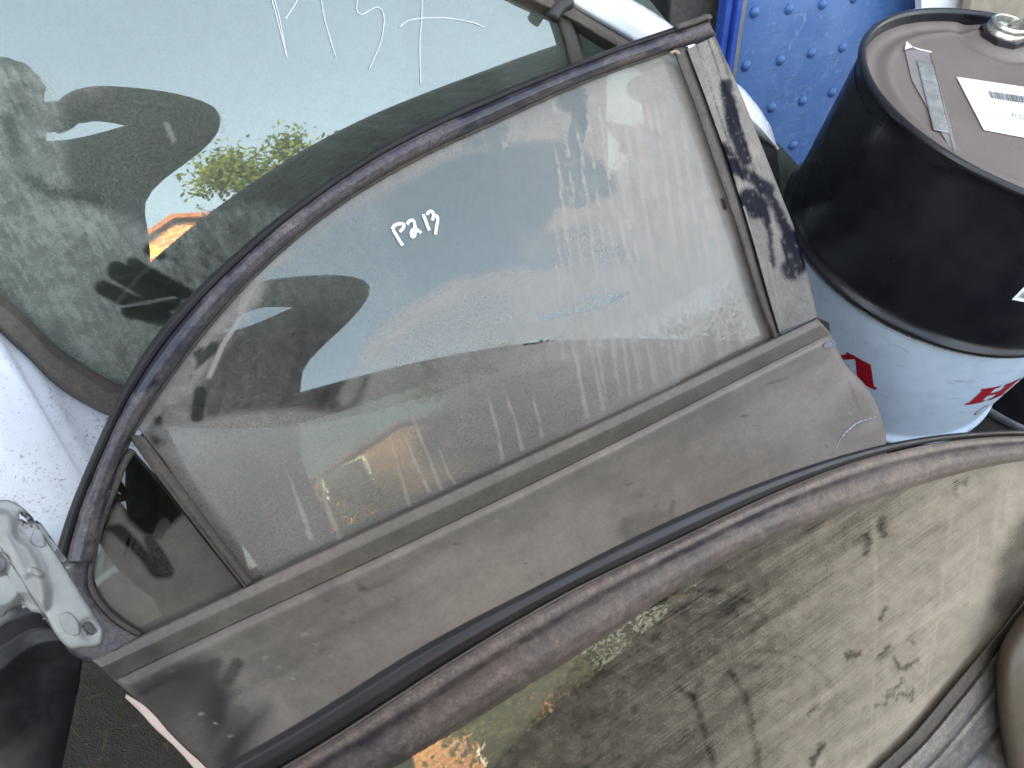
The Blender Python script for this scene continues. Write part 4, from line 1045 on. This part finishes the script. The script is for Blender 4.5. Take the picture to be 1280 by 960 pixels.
# ------------------------------------------------------------------ drums
DC = np.array([.7445, 1.1591]); DTOP = .877
def drum_profile(R, z0, z1, rings):
    pass
def build_drum():
    t = thing('oil_drum', 'black topped steel drum with white painted waist and red letters', 'drum', (DC[0], DC[1], 0), 'steel drums')
    R = .283
    def wall(zs, hoops):
        out = []
        for z in zs:
            r = R
            for hz in hoops: r += .0105 * math.exp(-((z - hz) / .009) ** 2) 
            out.append((r, z))
        return out
    H1, H2 = .588, .312
    pr = [(R - .001, .845), (R - .001, .862), (R + .005, .868), (R + .008, .873), (R + .007, .8785), (R + .002, .8805), (R - .003, .8785), (R - .0045, .872), (R - .0055, .858)]
    lathe('top_chime', pr, (DC[0], DC[1], 0), M['drum_black'], t, 160)
    lathe('upper_shell', wall(np.linspace(.8455, .5785, 90), (H1,)), (DC[0], DC[1], 0), M['drum_black'], t, 160)
    zs = np.linspace(.577, .298, 110)
    lathe('painted_band', [(r + .0007, z) for r, z in wall(zs, (H1, H2))], (DC[0], DC[1], 0), M['drum_white'], t, 160)
    lathe('lower_shell', wall(np.linspace(.2975, .012, 60), (H2,)) + [(R + .006, .008), (R + .006, .0), (R - .02, .002)], (DC[0], DC[1], 0), M['drum_black'], t, 120)
    # chipped paint line where the black stops
    V, F = [], []
    n = 300
    for i in range(n):
        a = 2 * math.pi * i / n
        w_ = .0007 + .0022 * float(vnoise(np.array(i / 3.), np.array(.5), 3)) * (1 if vnoise(np.array(i / 9.), np.array(2.5), 1) > .35 else .3)
        z = .5772
        r = R + .0105 * math.exp(-((z - H1) / .009) ** 2) + .0013
        V += [(DC[0] + r * math.cos(a), DC[1] + r * math.sin(a), z + w_ * .6), (DC[0] + (r + .0004) * math.cos(a), DC[1] + (r + .0004) * math.sin(a), z - w_ * .5)]
    for i in range(n):
        j = (i + 1) % n; F.append((2 * i, 2 * i + 1, 2 * j + 1, 2 * j))
    mesh('chipped_paint_edge', V, F, M['cream'], t, True)
    # lid: recessed disc with pressed rings and raised bung seat
    bung = lid_at((1251, 47), .866)
    rr = np.r_[np.linspace(0.0001, .2775, 70)]; th = np.linspace(0, 2 * np.pi, 180, endpoint=False)
    z = np.full((70, 180), .8600)
    z += (-.0045 * np.exp(-((rr - .255) / .010) ** 2) + .002 * np.exp(-((rr - .235) / .006) ** 2))[:, None]
    x = DC[0] + rr[:, None] * np.cos(th); y = DC[1] + rr[:, None] * np.sin(th)
    db = np.hypot(x - bung[0], y - bung[1]); z += .006 * (1 - sst(.042, .062, db)) - .004 * np.exp(-((db - .068) / .008) ** 2)
    lid = grid('drum_lid', np.stack([x, y, z], -1), M['drum_lid'], t, wrap=True, face=np.array([DC[0], DC[1], 5]))
    # bung: hexagon seat and bright threaded collar
    bz = .8655
    hexa = []
    for k in range(8):
        a = k * math.pi / 4 + .3; hexa.append((math.cos(a), math.sin(a)))
    V = [(bung[0] + .041 * c, bung[1] + .041 * s_, bz - .002) for c, s_ in hexa] + [(bung[0] + .040 * c, bung[1] + .040 * s_, bz + .009) for c, s_ in hexa] + [(bung[0] + .034 * c, bung[1] + .034 * s_, bz + .011) for c, s_ in hexa]
    F = [(k, (k + 1) % 8, 8 + (k + 1) % 8, 8 + k) for k in range(8)] + [(8 + k, 8 + (k + 1) % 8, 16 + (k + 1) % 8, 16 + k) for k in range(8)] + [tuple(range(16, 24))]
    bs = mesh('bung_seat', V, F, M['drum_black'], lid)
    pr = [(.0335, .0), (.0335, .008), (.0315, .009), (.0325, .011), (.0325, .015), (.031, .0185), (.0285, .0195), (.0265, .0185)]
    for k in range(6): pr += [(.0265, .0175 - k * .0022), (.0258, .0164 - k * .0022)]
    pr += [(.0001, .004)]
    lathe('bung_collar', pr, (bung[0], bung[1], bz + .010), M['steel'], lid, 48)
    for a in (1.0, 4.1):
        box('collar_lug', (bung[0] + .022 * math.cos(a), bung[1] + .022 * math.sin(a), bz + .023), (.009, .007, .006), M['steel'], lid, Matrix.Rotation(a, 3, 'Z'), .001)
    # white paper label with bar code
    lz = .8622
    def lp(P, h=0.0):
        return np.array([lid_at(p, lz + h) for p in P])
    q = lp([(1196, 96), (1230, 162), (1330, 181), (1330, 116)])
    lab = mesh('paper_label', np.vstack([q, q - [0, 0, .0008]]), [(0, 1, 2, 3), (4, 7, 6, 5), (0, 4, 5, 1), (1, 5, 6, 2), (2, 6, 7, 3), (3, 7, 4, 0)], M['label_white'], lid)
    # print on the label: in label coordinates (a along, b down), corners from the photograph
    def lab_pt(a, b): return (1 - a) * ((1 - b) * q[0] + b * q[1]) + a * ((1 - b) * q[3] + b * q[2])
    def inv(px, py):      # label coords of a point on the lid
        X = lid_at((px, py), lz)
        a, b = .3, .4
        for _ in range(30):
            r = (lab_pt(a, b) - X)[:2]; e = 1e-4
            J = np.c_[(lab_pt(a + e, b) - lab_pt(a, b))[:2] / e, (lab_pt(a, b + e) - lab_pt(a, b))[:2] / e]
            d = np.linalg.solve(J, -r); a += d[0]; b += d[1]
        return a, b
    z9 = lambda u, v: inv(1190 + u / 9.6, 85 + v / 9.6)
    def bars(name, x0, x1, y0, y1, mat, spec):
        V, F = [], []
        for f0, f1, b0_, b1_ in spec:
            A = [(x0 + (x1 - x0) * f0, y0 + (y1 - y0) * b0_), (x0 + (x1 - x0) * f1, y0 + (y1 - y0) * b0_), (x0 + (x1 - x0) * f1, y0 + (y1 - y0) * b1_), (x0 + (x1 - x0) * f0, y0 + (y1 - y0) * b1_)]
            k = len(V); V += [lab_pt(*p) + [0, 0, .0005] for p in A]; F.append((k, k + 3, k + 2, k + 1))
        return mesh(name, V, F, mat, lab)
    a0, b0 = z9(425, 275); a1, b1 = z9(440, 315); a2, _ = z9(864, 380)
    rs = random.Random(3); sp = []; x_ = 0
    while x_ < 1:
        wd = rs.choice((.008, .008, .014, .022)); sp.append((x_, min(1.3, x_ + wd), 0, 1)); x_ += wd + rs.choice((.008, .008, .014))
    bars('bar_code', a0, a2 + .15, b0, b0 + .145, M['label_ink'], sp)
    def text(u, v, w_, h_, mat, n, seed, name='label_print'):
        a, b = z9(u, v); a2, b2 = z9(u + w_, v + w_ * .19); rs = random.Random(seed); sp = []
        for k in range(n):
            if rs.random() < .15: continue
            f = k / n; gl = rs.randrange(4); e = .62 / n
            if gl in (0, 2): sp.append((f, f + e * .3, 0, 1))
            if gl in (1, 2): sp.append((f + e * .2, f + e, 0, .22)); 
            if gl in (1, 3): sp.append((f + e * .65, f + e, .3, 1))
            if gl == 3: sp.append((f, f + e * .6, .8, 1))
        bars(name, a, a2, b, b + h_, mat, sp)
    text(330, 420, 340, .045, M['label_ink_pale'], 22, 1); text(360, 530, 300, .065, M['label_ink_pale'], 14, 2); text(715, 548, 330, .085, M['label_ink'], 9, 5); text(640, 290, 180, .02, M['label_ink_pale'], 18, 6)
    text(465, 345, 60, .02, M['label_ink'], 5, 8)
    # tape: a silver strip inside a wider clear patch
    tp = lambda P, h: np.array([lid_at(p, .8618 + h) for p in P])
    c = tp([(1131, 62), (1163, 64), (1196, 186), (1187, 184), (1140, 100)], 0)
    mesh('clear_tape', np.vstack([c, c - [0, 0, .0006]]), [(0, 4, 3, 2, 1), (0, 1, 6, 5), (1, 2, 7, 6), (2, 3, 8, 7), (3, 4, 9, 8), (4, 0, 5, 9)], M['tape_clear'], lid)
    P = [(1146, 76), (1166, 80), (1187, 166), (1167, 162)]
    g0 = np.array(P, float); S_, T_ = np.meshgrid(np.linspace(0, 1, 10), np.linspace(0, 1, 50))
    px = (g0[0] * (1 - S_[..., None]) + g0[1] * S_[..., None]) * (1 - T_[..., None]) + (g0[3] * (1 - S_[..., None]) + g0[2] * S_[..., None]) * T_[..., None]
    hh = .0012 + .0014 * (fbm(px[..., 0], px[..., 1], 12, 4) - .3) * sst(.2, .6, T_)
    X = np.array([[lid_at(px[i, j], .8618 + hh[i, j]) for j in range(10)] for i in range(50)])
    grid('silver_tape', X, M['tape'], lid, None, .0006, face=np.array([DC[0], DC[1], 5]))
    fl = tp([(1131, 62), (1133, 52), (1141, 59)], .003)
    mesh('tape_flap', fl, [(0, 1, 2)], M['label_white'], lid, solid=.0006)
    tube('tape_fold', np.array([lid_at(p, .8632) for p in ((1141, 59), (1150, 62), (1164, 65))]), .0011, M['label_white'], lid, 6)
    tube('tape_edge', np.array([lid_at(p, .8628) for p in ((1163, 66), (1175, 110), (1193, 190))]), .0006, M['tape'], lid, 6)
    # red letters on the white waist: angle from the side facing the camera, height
    def cyl(a, z, r=R + .0016):
        a = math.radians(a); return (DC[0] + r * math.sin(a), DC[1] - r * math.cos(a), z)
    def strip(V, F, q, k):       # quad in (angle, height), cut so it follows the curve
        n = 10; r = R + .0014 + .0002 * k
        b0 = len(V)
        for i in range(n + 1):
            f = i / n
            V.append(cyl(q[0][0] * (1 - f) + q[1][0] * f, q[0][1] * (1 - f) + q[1][1] * f, r)); V.append(cyl(q[3][0] * (1 - f) + q[2][0] * f, q[3][1] * (1 - f) + q[2][1] * f, r))
        for i in range(n): F.append((b0 + 2 * i, b0 + 2 * i + 2, b0 + 2 * i + 3, b0 + 2 * i + 1))
    def letter(quads):
        V, F = [], []
        for k, q in enumerate(quads): strip(V, F, q, k)
        return mesh('drum_letter', V, F, M['drum_red'], t, True)
    zt, zb = .4845, .4335
    R4 = lambda a0, a1, z1, z0: ((a0, z1), (a1, z1), (a1, z0), (a0, z0))
    letter([((19.6, zt), (25.4, zt), (25.4, zb), (19.6, zb)), R4(18.4, 27.2, zt, zt - .006), R4(18.4, 27.2, zb + .006, zb), ((31.0, zt), (36.8, zt), (36.8, zb), (31.0, zb)), R4(29.2, 38.4, zt, zt - .006), R4(28.8, 38.4, zb + .006, zb), R4(25, 31.4, .4635, .4555)])
    # the A stands mostly behind the door edge; its broad right leg shows
    letter([((-29.5, zt), (-23.4, zt), (-17.4, zb + .006), (-23.8, zb + .006)), ((-31, zt), (-27.6, zt), (-36.4, zb + .006), (-38.8, zb + .006)), R4(-26.6, -16.2, zb + .0065, zb), R4(-40.4, -34.0, zb + .0065, zb), R4(-35.2, -29.0, .458, .4495), R4(-32.6, -26, zt, zt - .0055)])
    # first letter of the small line under the H
    V, F = [], []
    for k in range(14):
        a0_, a1_ = math.radians(50 + k * 20), math.radians(50 + (k + 1) * 20)
        p = lambda a, f: (33.6 + 3.0 * f * math.cos(a), .3905 + .0155 * f * math.sin(a))
        strip(V, F, (p(a0_, 1), p(a1_, 1), p(a1_, .76), p(a0_, .76)), 0)
    mesh('drum_letter', V, F, M['drum_red'], t, True)
    # small bar code sticker on the black side
    def sheet(a0, a1, z0, z1, r, mat, name, par):
        V, F = [], []; strip_r = r
        n = 8
        for i in range(n + 1):
            a = a0 + (a1 - a0) * i / n; V += [cyl(a, z1, r), cyl(a, z0, r)]
        for i in range(n): F.append((2 * i, 2 * i + 1, 2 * i + 3, 2 * i + 2))
        return mesh(name, V, F, mat, par, True)
    st = sheet(-2.2, 8.0, .706, .757, R + .0008, M['label_white'], 'side_sticker', t)
    a = -1.2; rs = random.Random(4)
    V, F = [], []
    while a < 7.0:
        wd = rs.choice((.10, .18, .3)); k = len(V)
        for aa in (a, a + wd): V += [cyl(aa, .750, R + .0014), cyl(aa, .713, R + .0014)]
        F.append((k, k + 1, k + 3, k + 2)); a += wd + rs.choice((.1, .16, .25))
    mesh('bar_code', V, F, M['label_ink'], st)
    # chalky scratch on the side
    X = [cyl(a, z, R + .0006) for a, z in ((-3.2, .765), (-4.6, .768), (-6.0, .760), (-7.0, .766))]
    return t
def lid_at(p, z):
    k = CM @ rayc(p)[0]; return C0 + k * ((z - CAM_H) / k[2])
build_drum()

def build_drum2():
    c = np.array([1.262, 1.252]) + .29 * np.array([.55, .835])
    t = thing('oil_drum', 'second dark drum standing on the soil, almost hidden by the first', 'drum', (c[0], c[1], 0), 'steel drums')
    R = .283
    prof = [(R + r, z) for r, z in ((-.001, .845), (-.001, .862), (.005, .868), (.008, .874), (.004, .880), (-.003, .878), (-.0055, .86))]
    lathe('top_chime', prof, (c[0], c[1], 0), M['drum_black'], t, 90)
    zs = np.linspace(.8445, .025, 120)
    lathe('drum_shell', [(R + .0105 * (math.exp(-((z - .588) / .009) ** 2) + math.exp(-((z - .312) / .009) ** 2)), z) for z in zs], (c[0], c[1], 0), M['drum_black'], t, 90)
    lathe('bottom_chime', [(R + .001, .0245), (R + .007, .019), (R + .0075, .006), (R + .004, .0), (R - .01, .001)], (c[0], c[1], 0), M['chime_grey'], t, 90)
    lathe('drum_lid', [(R - .0057, .8605), (.2, .859), (.0005, .859)], (c[0], c[1], 0), M['drum_lid'], t, 60)
M['chime_grey'] = plain('worn_grey_chime', (.11, .11, .125), .4, .3, .3, 40, .2)
build_drum2()

# ------------------------------------------------------------------ boards behind the drum, dark sheet by the wall
def slab(name, pl, poly, th, mat, off=0.0):
    X = pl.at(poly, off); n = len(X)
    V = np.vstack([X, X - pl.n * th])
    F = [tuple(range(n)), tuple(range(2 * n - 1, n - 1, -1))] + [(i, n + i, n + (i + 1) % n, (i + 1) % n) for i in range(n)]
    c = X.mean(0); base = np.array([c[0], c[1], X[:, 2].min()])
    me = bpy.data.meshes.new(name); me.from_pydata([tuple(v - base) for v in V], [], F); me.update()
    bm = bmesh.new(); bm.from_mesh(me); bmesh.ops.recalc_face_normals(bm, faces=bm.faces[:]); bm.to_mesh(me); bm.free()
    o = link(name, me, mat, None, False); o.location = base
    return o
WB = Panel(PAN_N, blue.p0 + PAN_N * .09)
tag(slab('white_board', WB, [(1150, -80), (1240, -80), (1212, 13), (1200, 80), (1140, 60), (1152, 11)], .02, M['white_board']), 'white plastic sheet edge showing behind the black drum rim beside the blue panel', 'board')
PB = Panel(PAN_N, blue.p0 + PAN_N * .14)
tag(slab('wooden_board', PB, [(1232, -90), (1420, -70), (1380, 150), (1195, 95), (1212, 12)], .025, M['board_grain'] if 'board_grain' in M else M['plywood']), 'weathered wooden board leaning behind the black drum at the top right corner', 'board')
DS = Panel(PAN_N, blue.p0 - PAN_N * .05)
o = slab('dark_steel_sheet', DS, [(842, -120), (918, -120), (908, 70), (890, 160), (826, 130), (838, 40)], .01, M['dark_sheet'] if 'dark_sheet' in M else M['rubber_dusty'])
tag(o, 'dark mottled steel sheet standing between the white pillar and blue posts', 'metal panel')

# ------------------------------------------------------------------ what the glass mirrors: photographer, trees, brick house
def person():
    J = dict(pel=(.06, -.20, .93), wst=(.06, -.19, 1.08), chs=(.07, -.15, 1.26), nk=(.08, -.17, 1.44), hd0=(.085, -.17, 1.50), hd1=(.09, -.15, 1.575), hd2=(.09, -.165, 1.63),
             rsh=(.215, -.09, 1.36), rel=(.268, .19, 1.338), rwr=(.105, .055, 1.452), rha=(.088, .025, 1.452),
             lsh=(-.10, -.17, 1.35), lel=(-.19, -.26, 1.09), lwr=(-.17, -.16, .87), lha=(-.165, -.14, .79),
             rhp=(.16, -.21, .90), rkn=(.17, -.17, .50), ran=(.17, -.24, .08), rto=(.18, -.08, .03), lhp=(-.04, -.21, .90), lkn=(-.06, -.14, .50), lan=(-.07, -.22, .08), lto=(-.09, -.07, .03))
    rad = dict(pel=.155, wst=.15, chs=.165, nk=.062, hd0=.07, hd1=.092, hd2=.07, rsh=.10, rel=.064, rwr=.044, rha=.034, lsh=.075, lel=.05, lwr=.032, lha=.036, rhp=.10, rkn=.065, ran=.045, rto=.04, lhp=.10, lkn=.065, lan=.045, lto=.04)
    E = [('pel', 'wst'), ('wst', 'chs'), ('chs', 'nk'), ('nk', 'hd0'), ('hd0', 'hd1'), ('hd1', 'hd2'), ('chs', 'rsh'), ('rsh', 'rel'), ('rel', 'rwr'), ('rwr', 'rha'), ('chs', 'lsh'), ('lsh', 'lel'), ('lel', 'lwr'), ('lwr', 'lha'), ('pel', 'rhp'), ('rhp', 'rkn'), ('rkn', 'ran'), ('ran', 'rto'), ('pel', 'lhp'), ('lhp', 'lkn'), ('lkn', 'lan'), ('lan', 'lto')]
    # fingers: right hand round the phone, left hand hanging
    def finger(base, tag_, pts, r):
        prev = base
        for i, p in enumerate(pts):
            J[tag_ + str(i)] = p; rad[tag_ + str(i)] = r * (1 - .15 * i); E.append((prev, tag_ + str(i))); prev = tag_ + str(i)
    for k in range(4):
        f = k * .017
        finger('rha', 'rf%d' % k, [(.082 - f * .2, .0 - f * .8, 1.478 - f * .6), (.062 - f * .2, -.012 - f * .8, 1.482 - f * .6), (.044 - f * .2, -.016 - f * .8, 1.472 - f * .6)], .0088)
        finger('lha', 'lf%d' % k, [(-.157 - k * .002, -.16 + k * .018, .745), (-.150 - k * .002, -.155 + k * .018, .715 + .004 * abs(k - 1)), (-.140, -.155 + k * .018, .695 + .005 * abs(k - 1))], .0088)
    finger('rha', 'rt', [(.088, -.015, 1.425), (.066, -.030, 1.418)], .0105)
    finger('lha', 'lt', [(-.145, -.115, .775), (-.135, -.105, .745)], .0105)
    names = list(J); me = bpy.data.meshes.new('person')
    me.from_pydata([J[n] for n in names], [(names.index(a), names.index(b)) for a, b in E], [])
    tmp = bpy.data.objects.new('skeleton', me); COL.objects.link(tmp)
    md = tmp.modifiers.new('skin', 'SKIN')
    for i, n in enumerate(names):
        sv_ = me.skin_vertices[0].data[i]; sv_.radius = (rad[n], rad[n]); sv_.use_root = (n == 'pel')
    sb = tmp.modifiers.new('sub', 'SUBSURF'); sb.levels = 2; sb.render_levels = 2
    dg = bpy.context.evaluated_depsgraph_get()
    me2 = bpy.data.meshes.new_from_object(tmp.evaluated_get(dg))
    bpy.data.objects.remove(tmp)
    me2.name = 'person'
    t = link('person', me2, None, None, True)
    for m in (M['jacket'], M['trousers'], M['skin']): me2.materials.append(m)
    hw = Vector(J['rwr']); lw = Vector(J['lwr'])
    for p in me2.polygons:
        c = p.center
        p.material_index = 0
        if c.z < .95: p.material_index = 1
        if c.z > 1.46 and c.y < -.06: p.material_index = 2
        if (c - hw).length < .10 and c.x < .115 and c.y > -.05: p.material_index = 2
        if c.z < .87 and c.x < -.12 and c.y > -.2: p.material_index = 2
    # hair, ears and face features as children
    bm = bmesh.new(); bmesh.ops.create_uvsphere(bm, u_segments=24, v_segments=16, radius=1)
    for v in bm.verts:
        n = .06 * (random.random() - .5)
        v.co = Vector((v.co.x * .100 * (1 + n), v.co.y * .115 * (1 + n), v.co.z * .095 * (1 + n))) + Vector((.09, -.178, 1.625))
    bmesh.ops.delete(bm, geom=[v for v in bm.verts if v.co.z < 1.58 and v.co.y > -.17], context='VERTS')
    hm = bpy.data.meshes.new('hair'); bm.to_mesh(hm); bm.free(); link('hair', hm, M['hair'], t)
    tube('nose', [(.09, -.055, 1.585), (.09, -.040, 1.562), (.09, -.052, 1.55)], [.008, .013, .010], M['skin'], t, 8)
    for s_ in (-1, 1):
        tube('ear', [(.09 + s_ * .092, -.16, 1.545), (.09 + s_ * .100, -.165, 1.57), (.09 + s_ * .094, -.165, 1.595)], [.010, .014, .010], M['skin'], t, 8)
        bm = bmesh.new(); bmesh.ops.create_uvsphere(bm, u_segments=10, v_segments=6, radius=.012)
        for v in bm.verts: v.co += Vector((.09 + s_ * .033, -.072, 1.583))
        em = bpy.data.meshes.new('eye'); bm.to_mesh(em); bm.free(); link('eye', em, M['label_white'], t)
    tube('mouth', [(.064, -.062, 1.523), (.09, -.055, 1.521), (.116, -.062, 1.523)], [.003, .006, .003], M['drum_red'], t, 8)
    tag(t, 'person in a dark jacket holding up a phone, mirrored in the car door windows', 'person')
    return t
person()
ph = Panel(CM @ np.array([0, 0, -1.]), C0 - CM[:, 2] * .010)
cph = C0 - CM[:, 2] * .012
po = box('phone', (0, 0, 0), (.150, .072, .008), M['phone'], None, None, .003)
po.matrix_world = Matrix.Translation(Vector(cph)) @ cam.matrix_world.to_3x3().to_4x4()
tag(po, 'black phone held up in the photographer\'s hand', 'phone')

def azp(az, r): return np.array([math.sin(math.radians(az)) * r, math.cos(math.radians(az)) * r])
def tree(az, r, h, cr, label, seed, n=22000, mat='leaf', ls=.055, low=.3):
    rs = np.random.default_rng(seed); p = azp(az, r)
    t = thing('tree', label, 'tree', (p[0], p[1], 0), 'trees mirrored in the glass')
    cz = h - cr * 1.05
    tube('trunk', [(p[0], p[1], -.05), (p[0] + .05, p[1] - .03, h * .2), (p[0] - .04, p[1], h * .45), (p[0], p[1] + .05, h * .7)], [.16, .13, .10, .05], M['bark'], t, 10)
    for k in range(6):
        a = k * 1.05 + seed; d = np.array([math.cos(a), math.sin(a)]) * cr * .7
        tube('limb', [(p[0], p[1], h * (.30 + .05 * k)), (p[0] + d[0] * .5, p[1] + d[1] * .5, h * (.40 + .05 * k)), (p[0] + d[0], p[1] + d[1], h * (.52 + .05 * k))], [.06, .04, .015], M['bark'], t, 7)
    cl = rs.normal(size=(46, 3)); cl /= np.linalg.norm(cl, axis=1)[:, None]; cl *= (rs.random(46) ** .45)[:, None] * [cr * .85, cr * .85, (h - low) * .46]
    cen = np.array([p[0], p[1], (h + low) / 2]) + cl
    k = rs.integers(0, 46, n); sp = rs.normal(size=(n, 3)) * cr * .13
    P = cen[k] + sp
    P[:, 2] = np.clip(P[:, 2], low, h + .25)
    u = rs.normal(size=(n, 3)); u /= np.linalg.norm(u, axis=1)[:, None]; w_ = np.cross(u, rs.normal(size=(n, 3))); w_ /= np.linalg.norm(w_, axis=1)[:, None]
    L = ls * (.6 + .8 * rs.random(n))[:, None]
    V = np.stack([P - u * L, P + w_ * L * .45, P + u * L, P - w_ * L * .45], 1).reshape(-1, 3)
    F = np.arange(4 * n).reshape(-1, 4)
    mesh('crown', V, F, M[mat], t, False, np.repeat(np.clip(rs.random(n) * .7 + .3 * (k % 3) / 2, 0, 1), 4))
tree(121, 9.0, 5.5, 1.5, 'sunlit yellow green bushy tree reflected in the white door window', 3)
tree(139, 11.5, 4.2, 1.7, 'broad low tree beside the brick house, mirrored faintly in the glass', 9, 9000, 'leaf_dark')
tree(104, 10.0, 3.6, 1.9, 'dark green tree at the right of the mirrored trees', 14, 9000, 'leaf_dark')
def house(az, r, W_, H_, G_, label, wins):
    p = azp(az, r); fx = -azp(az, 1)
    t = thing('brick_house', label, 'house', (p[0], p[1], 0), 'brick houses mirrored in the glass')
    ang = math.atan2(fx[0], -fx[1])
    t.rotation_euler = (0, 0, ang)
    D_ = 6.0
    def put(name, V, F, mat, par=None):
        me = bpy.data.meshes.new(name); me.from_pydata(V, [], F); me.update()
        bm = bmesh.new(); bm.from_mesh(me); bmesh.ops.recalc_face_normals(bm, faces=bm.faces[:]); bm.to_mesh(me); bm.free()
        return link(name, me, mat, par or t, False)
    a = W_ / 2
    V = [(-a, 0, 0), (a, 0, 0), (a, D_, 0), (-a, D_, 0), (-a, 0, H_), (a, 0, H_), (a, D_, H_), (-a, D_, H_), (0, 0, H_ + G_), (0, D_, H_ + G_)]
    put('wall', V, [(0, 1, 5, 8, 4), (3, 7, 9, 6, 2), (0, 4, 7, 3), (1, 2, 6, 5), (0, 3, 2, 1)], M['brick'])
    for s_ in (-1, 1):
        b = a + .35
        zr = lambda x: H_ + G_ - G_ * abs(x) / a + .05
        V = [(0, -.3, zr(0)), (s_ * b, -.3, zr(b)), (s_ * b, D_ + .3, zr(b)), (0, D_ + .3, zr(0))]
        V += [(x, y, z + .14) for x, y, z in V]
        put('roof', V, [(0, 1, 2, 3), (7, 6, 5, 4), (0, 4, 5, 1), (1, 5, 6, 2), (2, 6, 7, 3), (3, 7, 4, 0)], M['roof'])
    for x in wins:
        for z in (1.2, 4.2):
            def bx(name, x0, x1, y0, y1, z0, z1, mat, par=None):
                V = [(x_, y_, z_) for z_ in (z0, z1) for y_ in (y0, y1) for x_ in (x0, x1)]
                return put(name, V, [(0, 1, 3, 2), (4, 6, 7, 5), (0, 4, 5, 1), (2, 3, 7, 6), (0, 2, 6, 4), (1, 5, 7, 3)], mat, par)
            wn = bx('window', x - .6, x + .6, -.05, -.01, z, z + 1.5, M['white_board'])
            bx('pane', x - .5, x + .5, -.07, -.052, z + .1, z + 1.4, M['window_dark'], wn)
house(131, 15.5, 7.0, 4.9, 1.5, 'sunlit orange brick house seen beside the photographer in the white door window', (-1.9, 1.7))
def low_wall():
    p = azp(110, 3.3); d_ = azp(20, 1); n_ = azp(110, 1)
    t = thing('low_wall', 'low dark block wall across the yard, mirrored as the dark part of the nearest window', 'wall', (p[0], p[1], 0))
    R = Matrix(((d_[0], n_[0], 0), (d_[1], n_[1], 0), (0, 0, 1)))
    box('wall', (p[0], p[1], .55), (5.2, .2, 1.12), M['dark_block'], t, R)
    box('coping', (p[0], p[1], 1.14), (5.24, .26, .06), M['dark_block'], t, R, .01)
M['dark_block'] = plain('dark_mossy_blocks', (.038, .036, .030), .9, 0, .5, 8, .6)
low_wall()
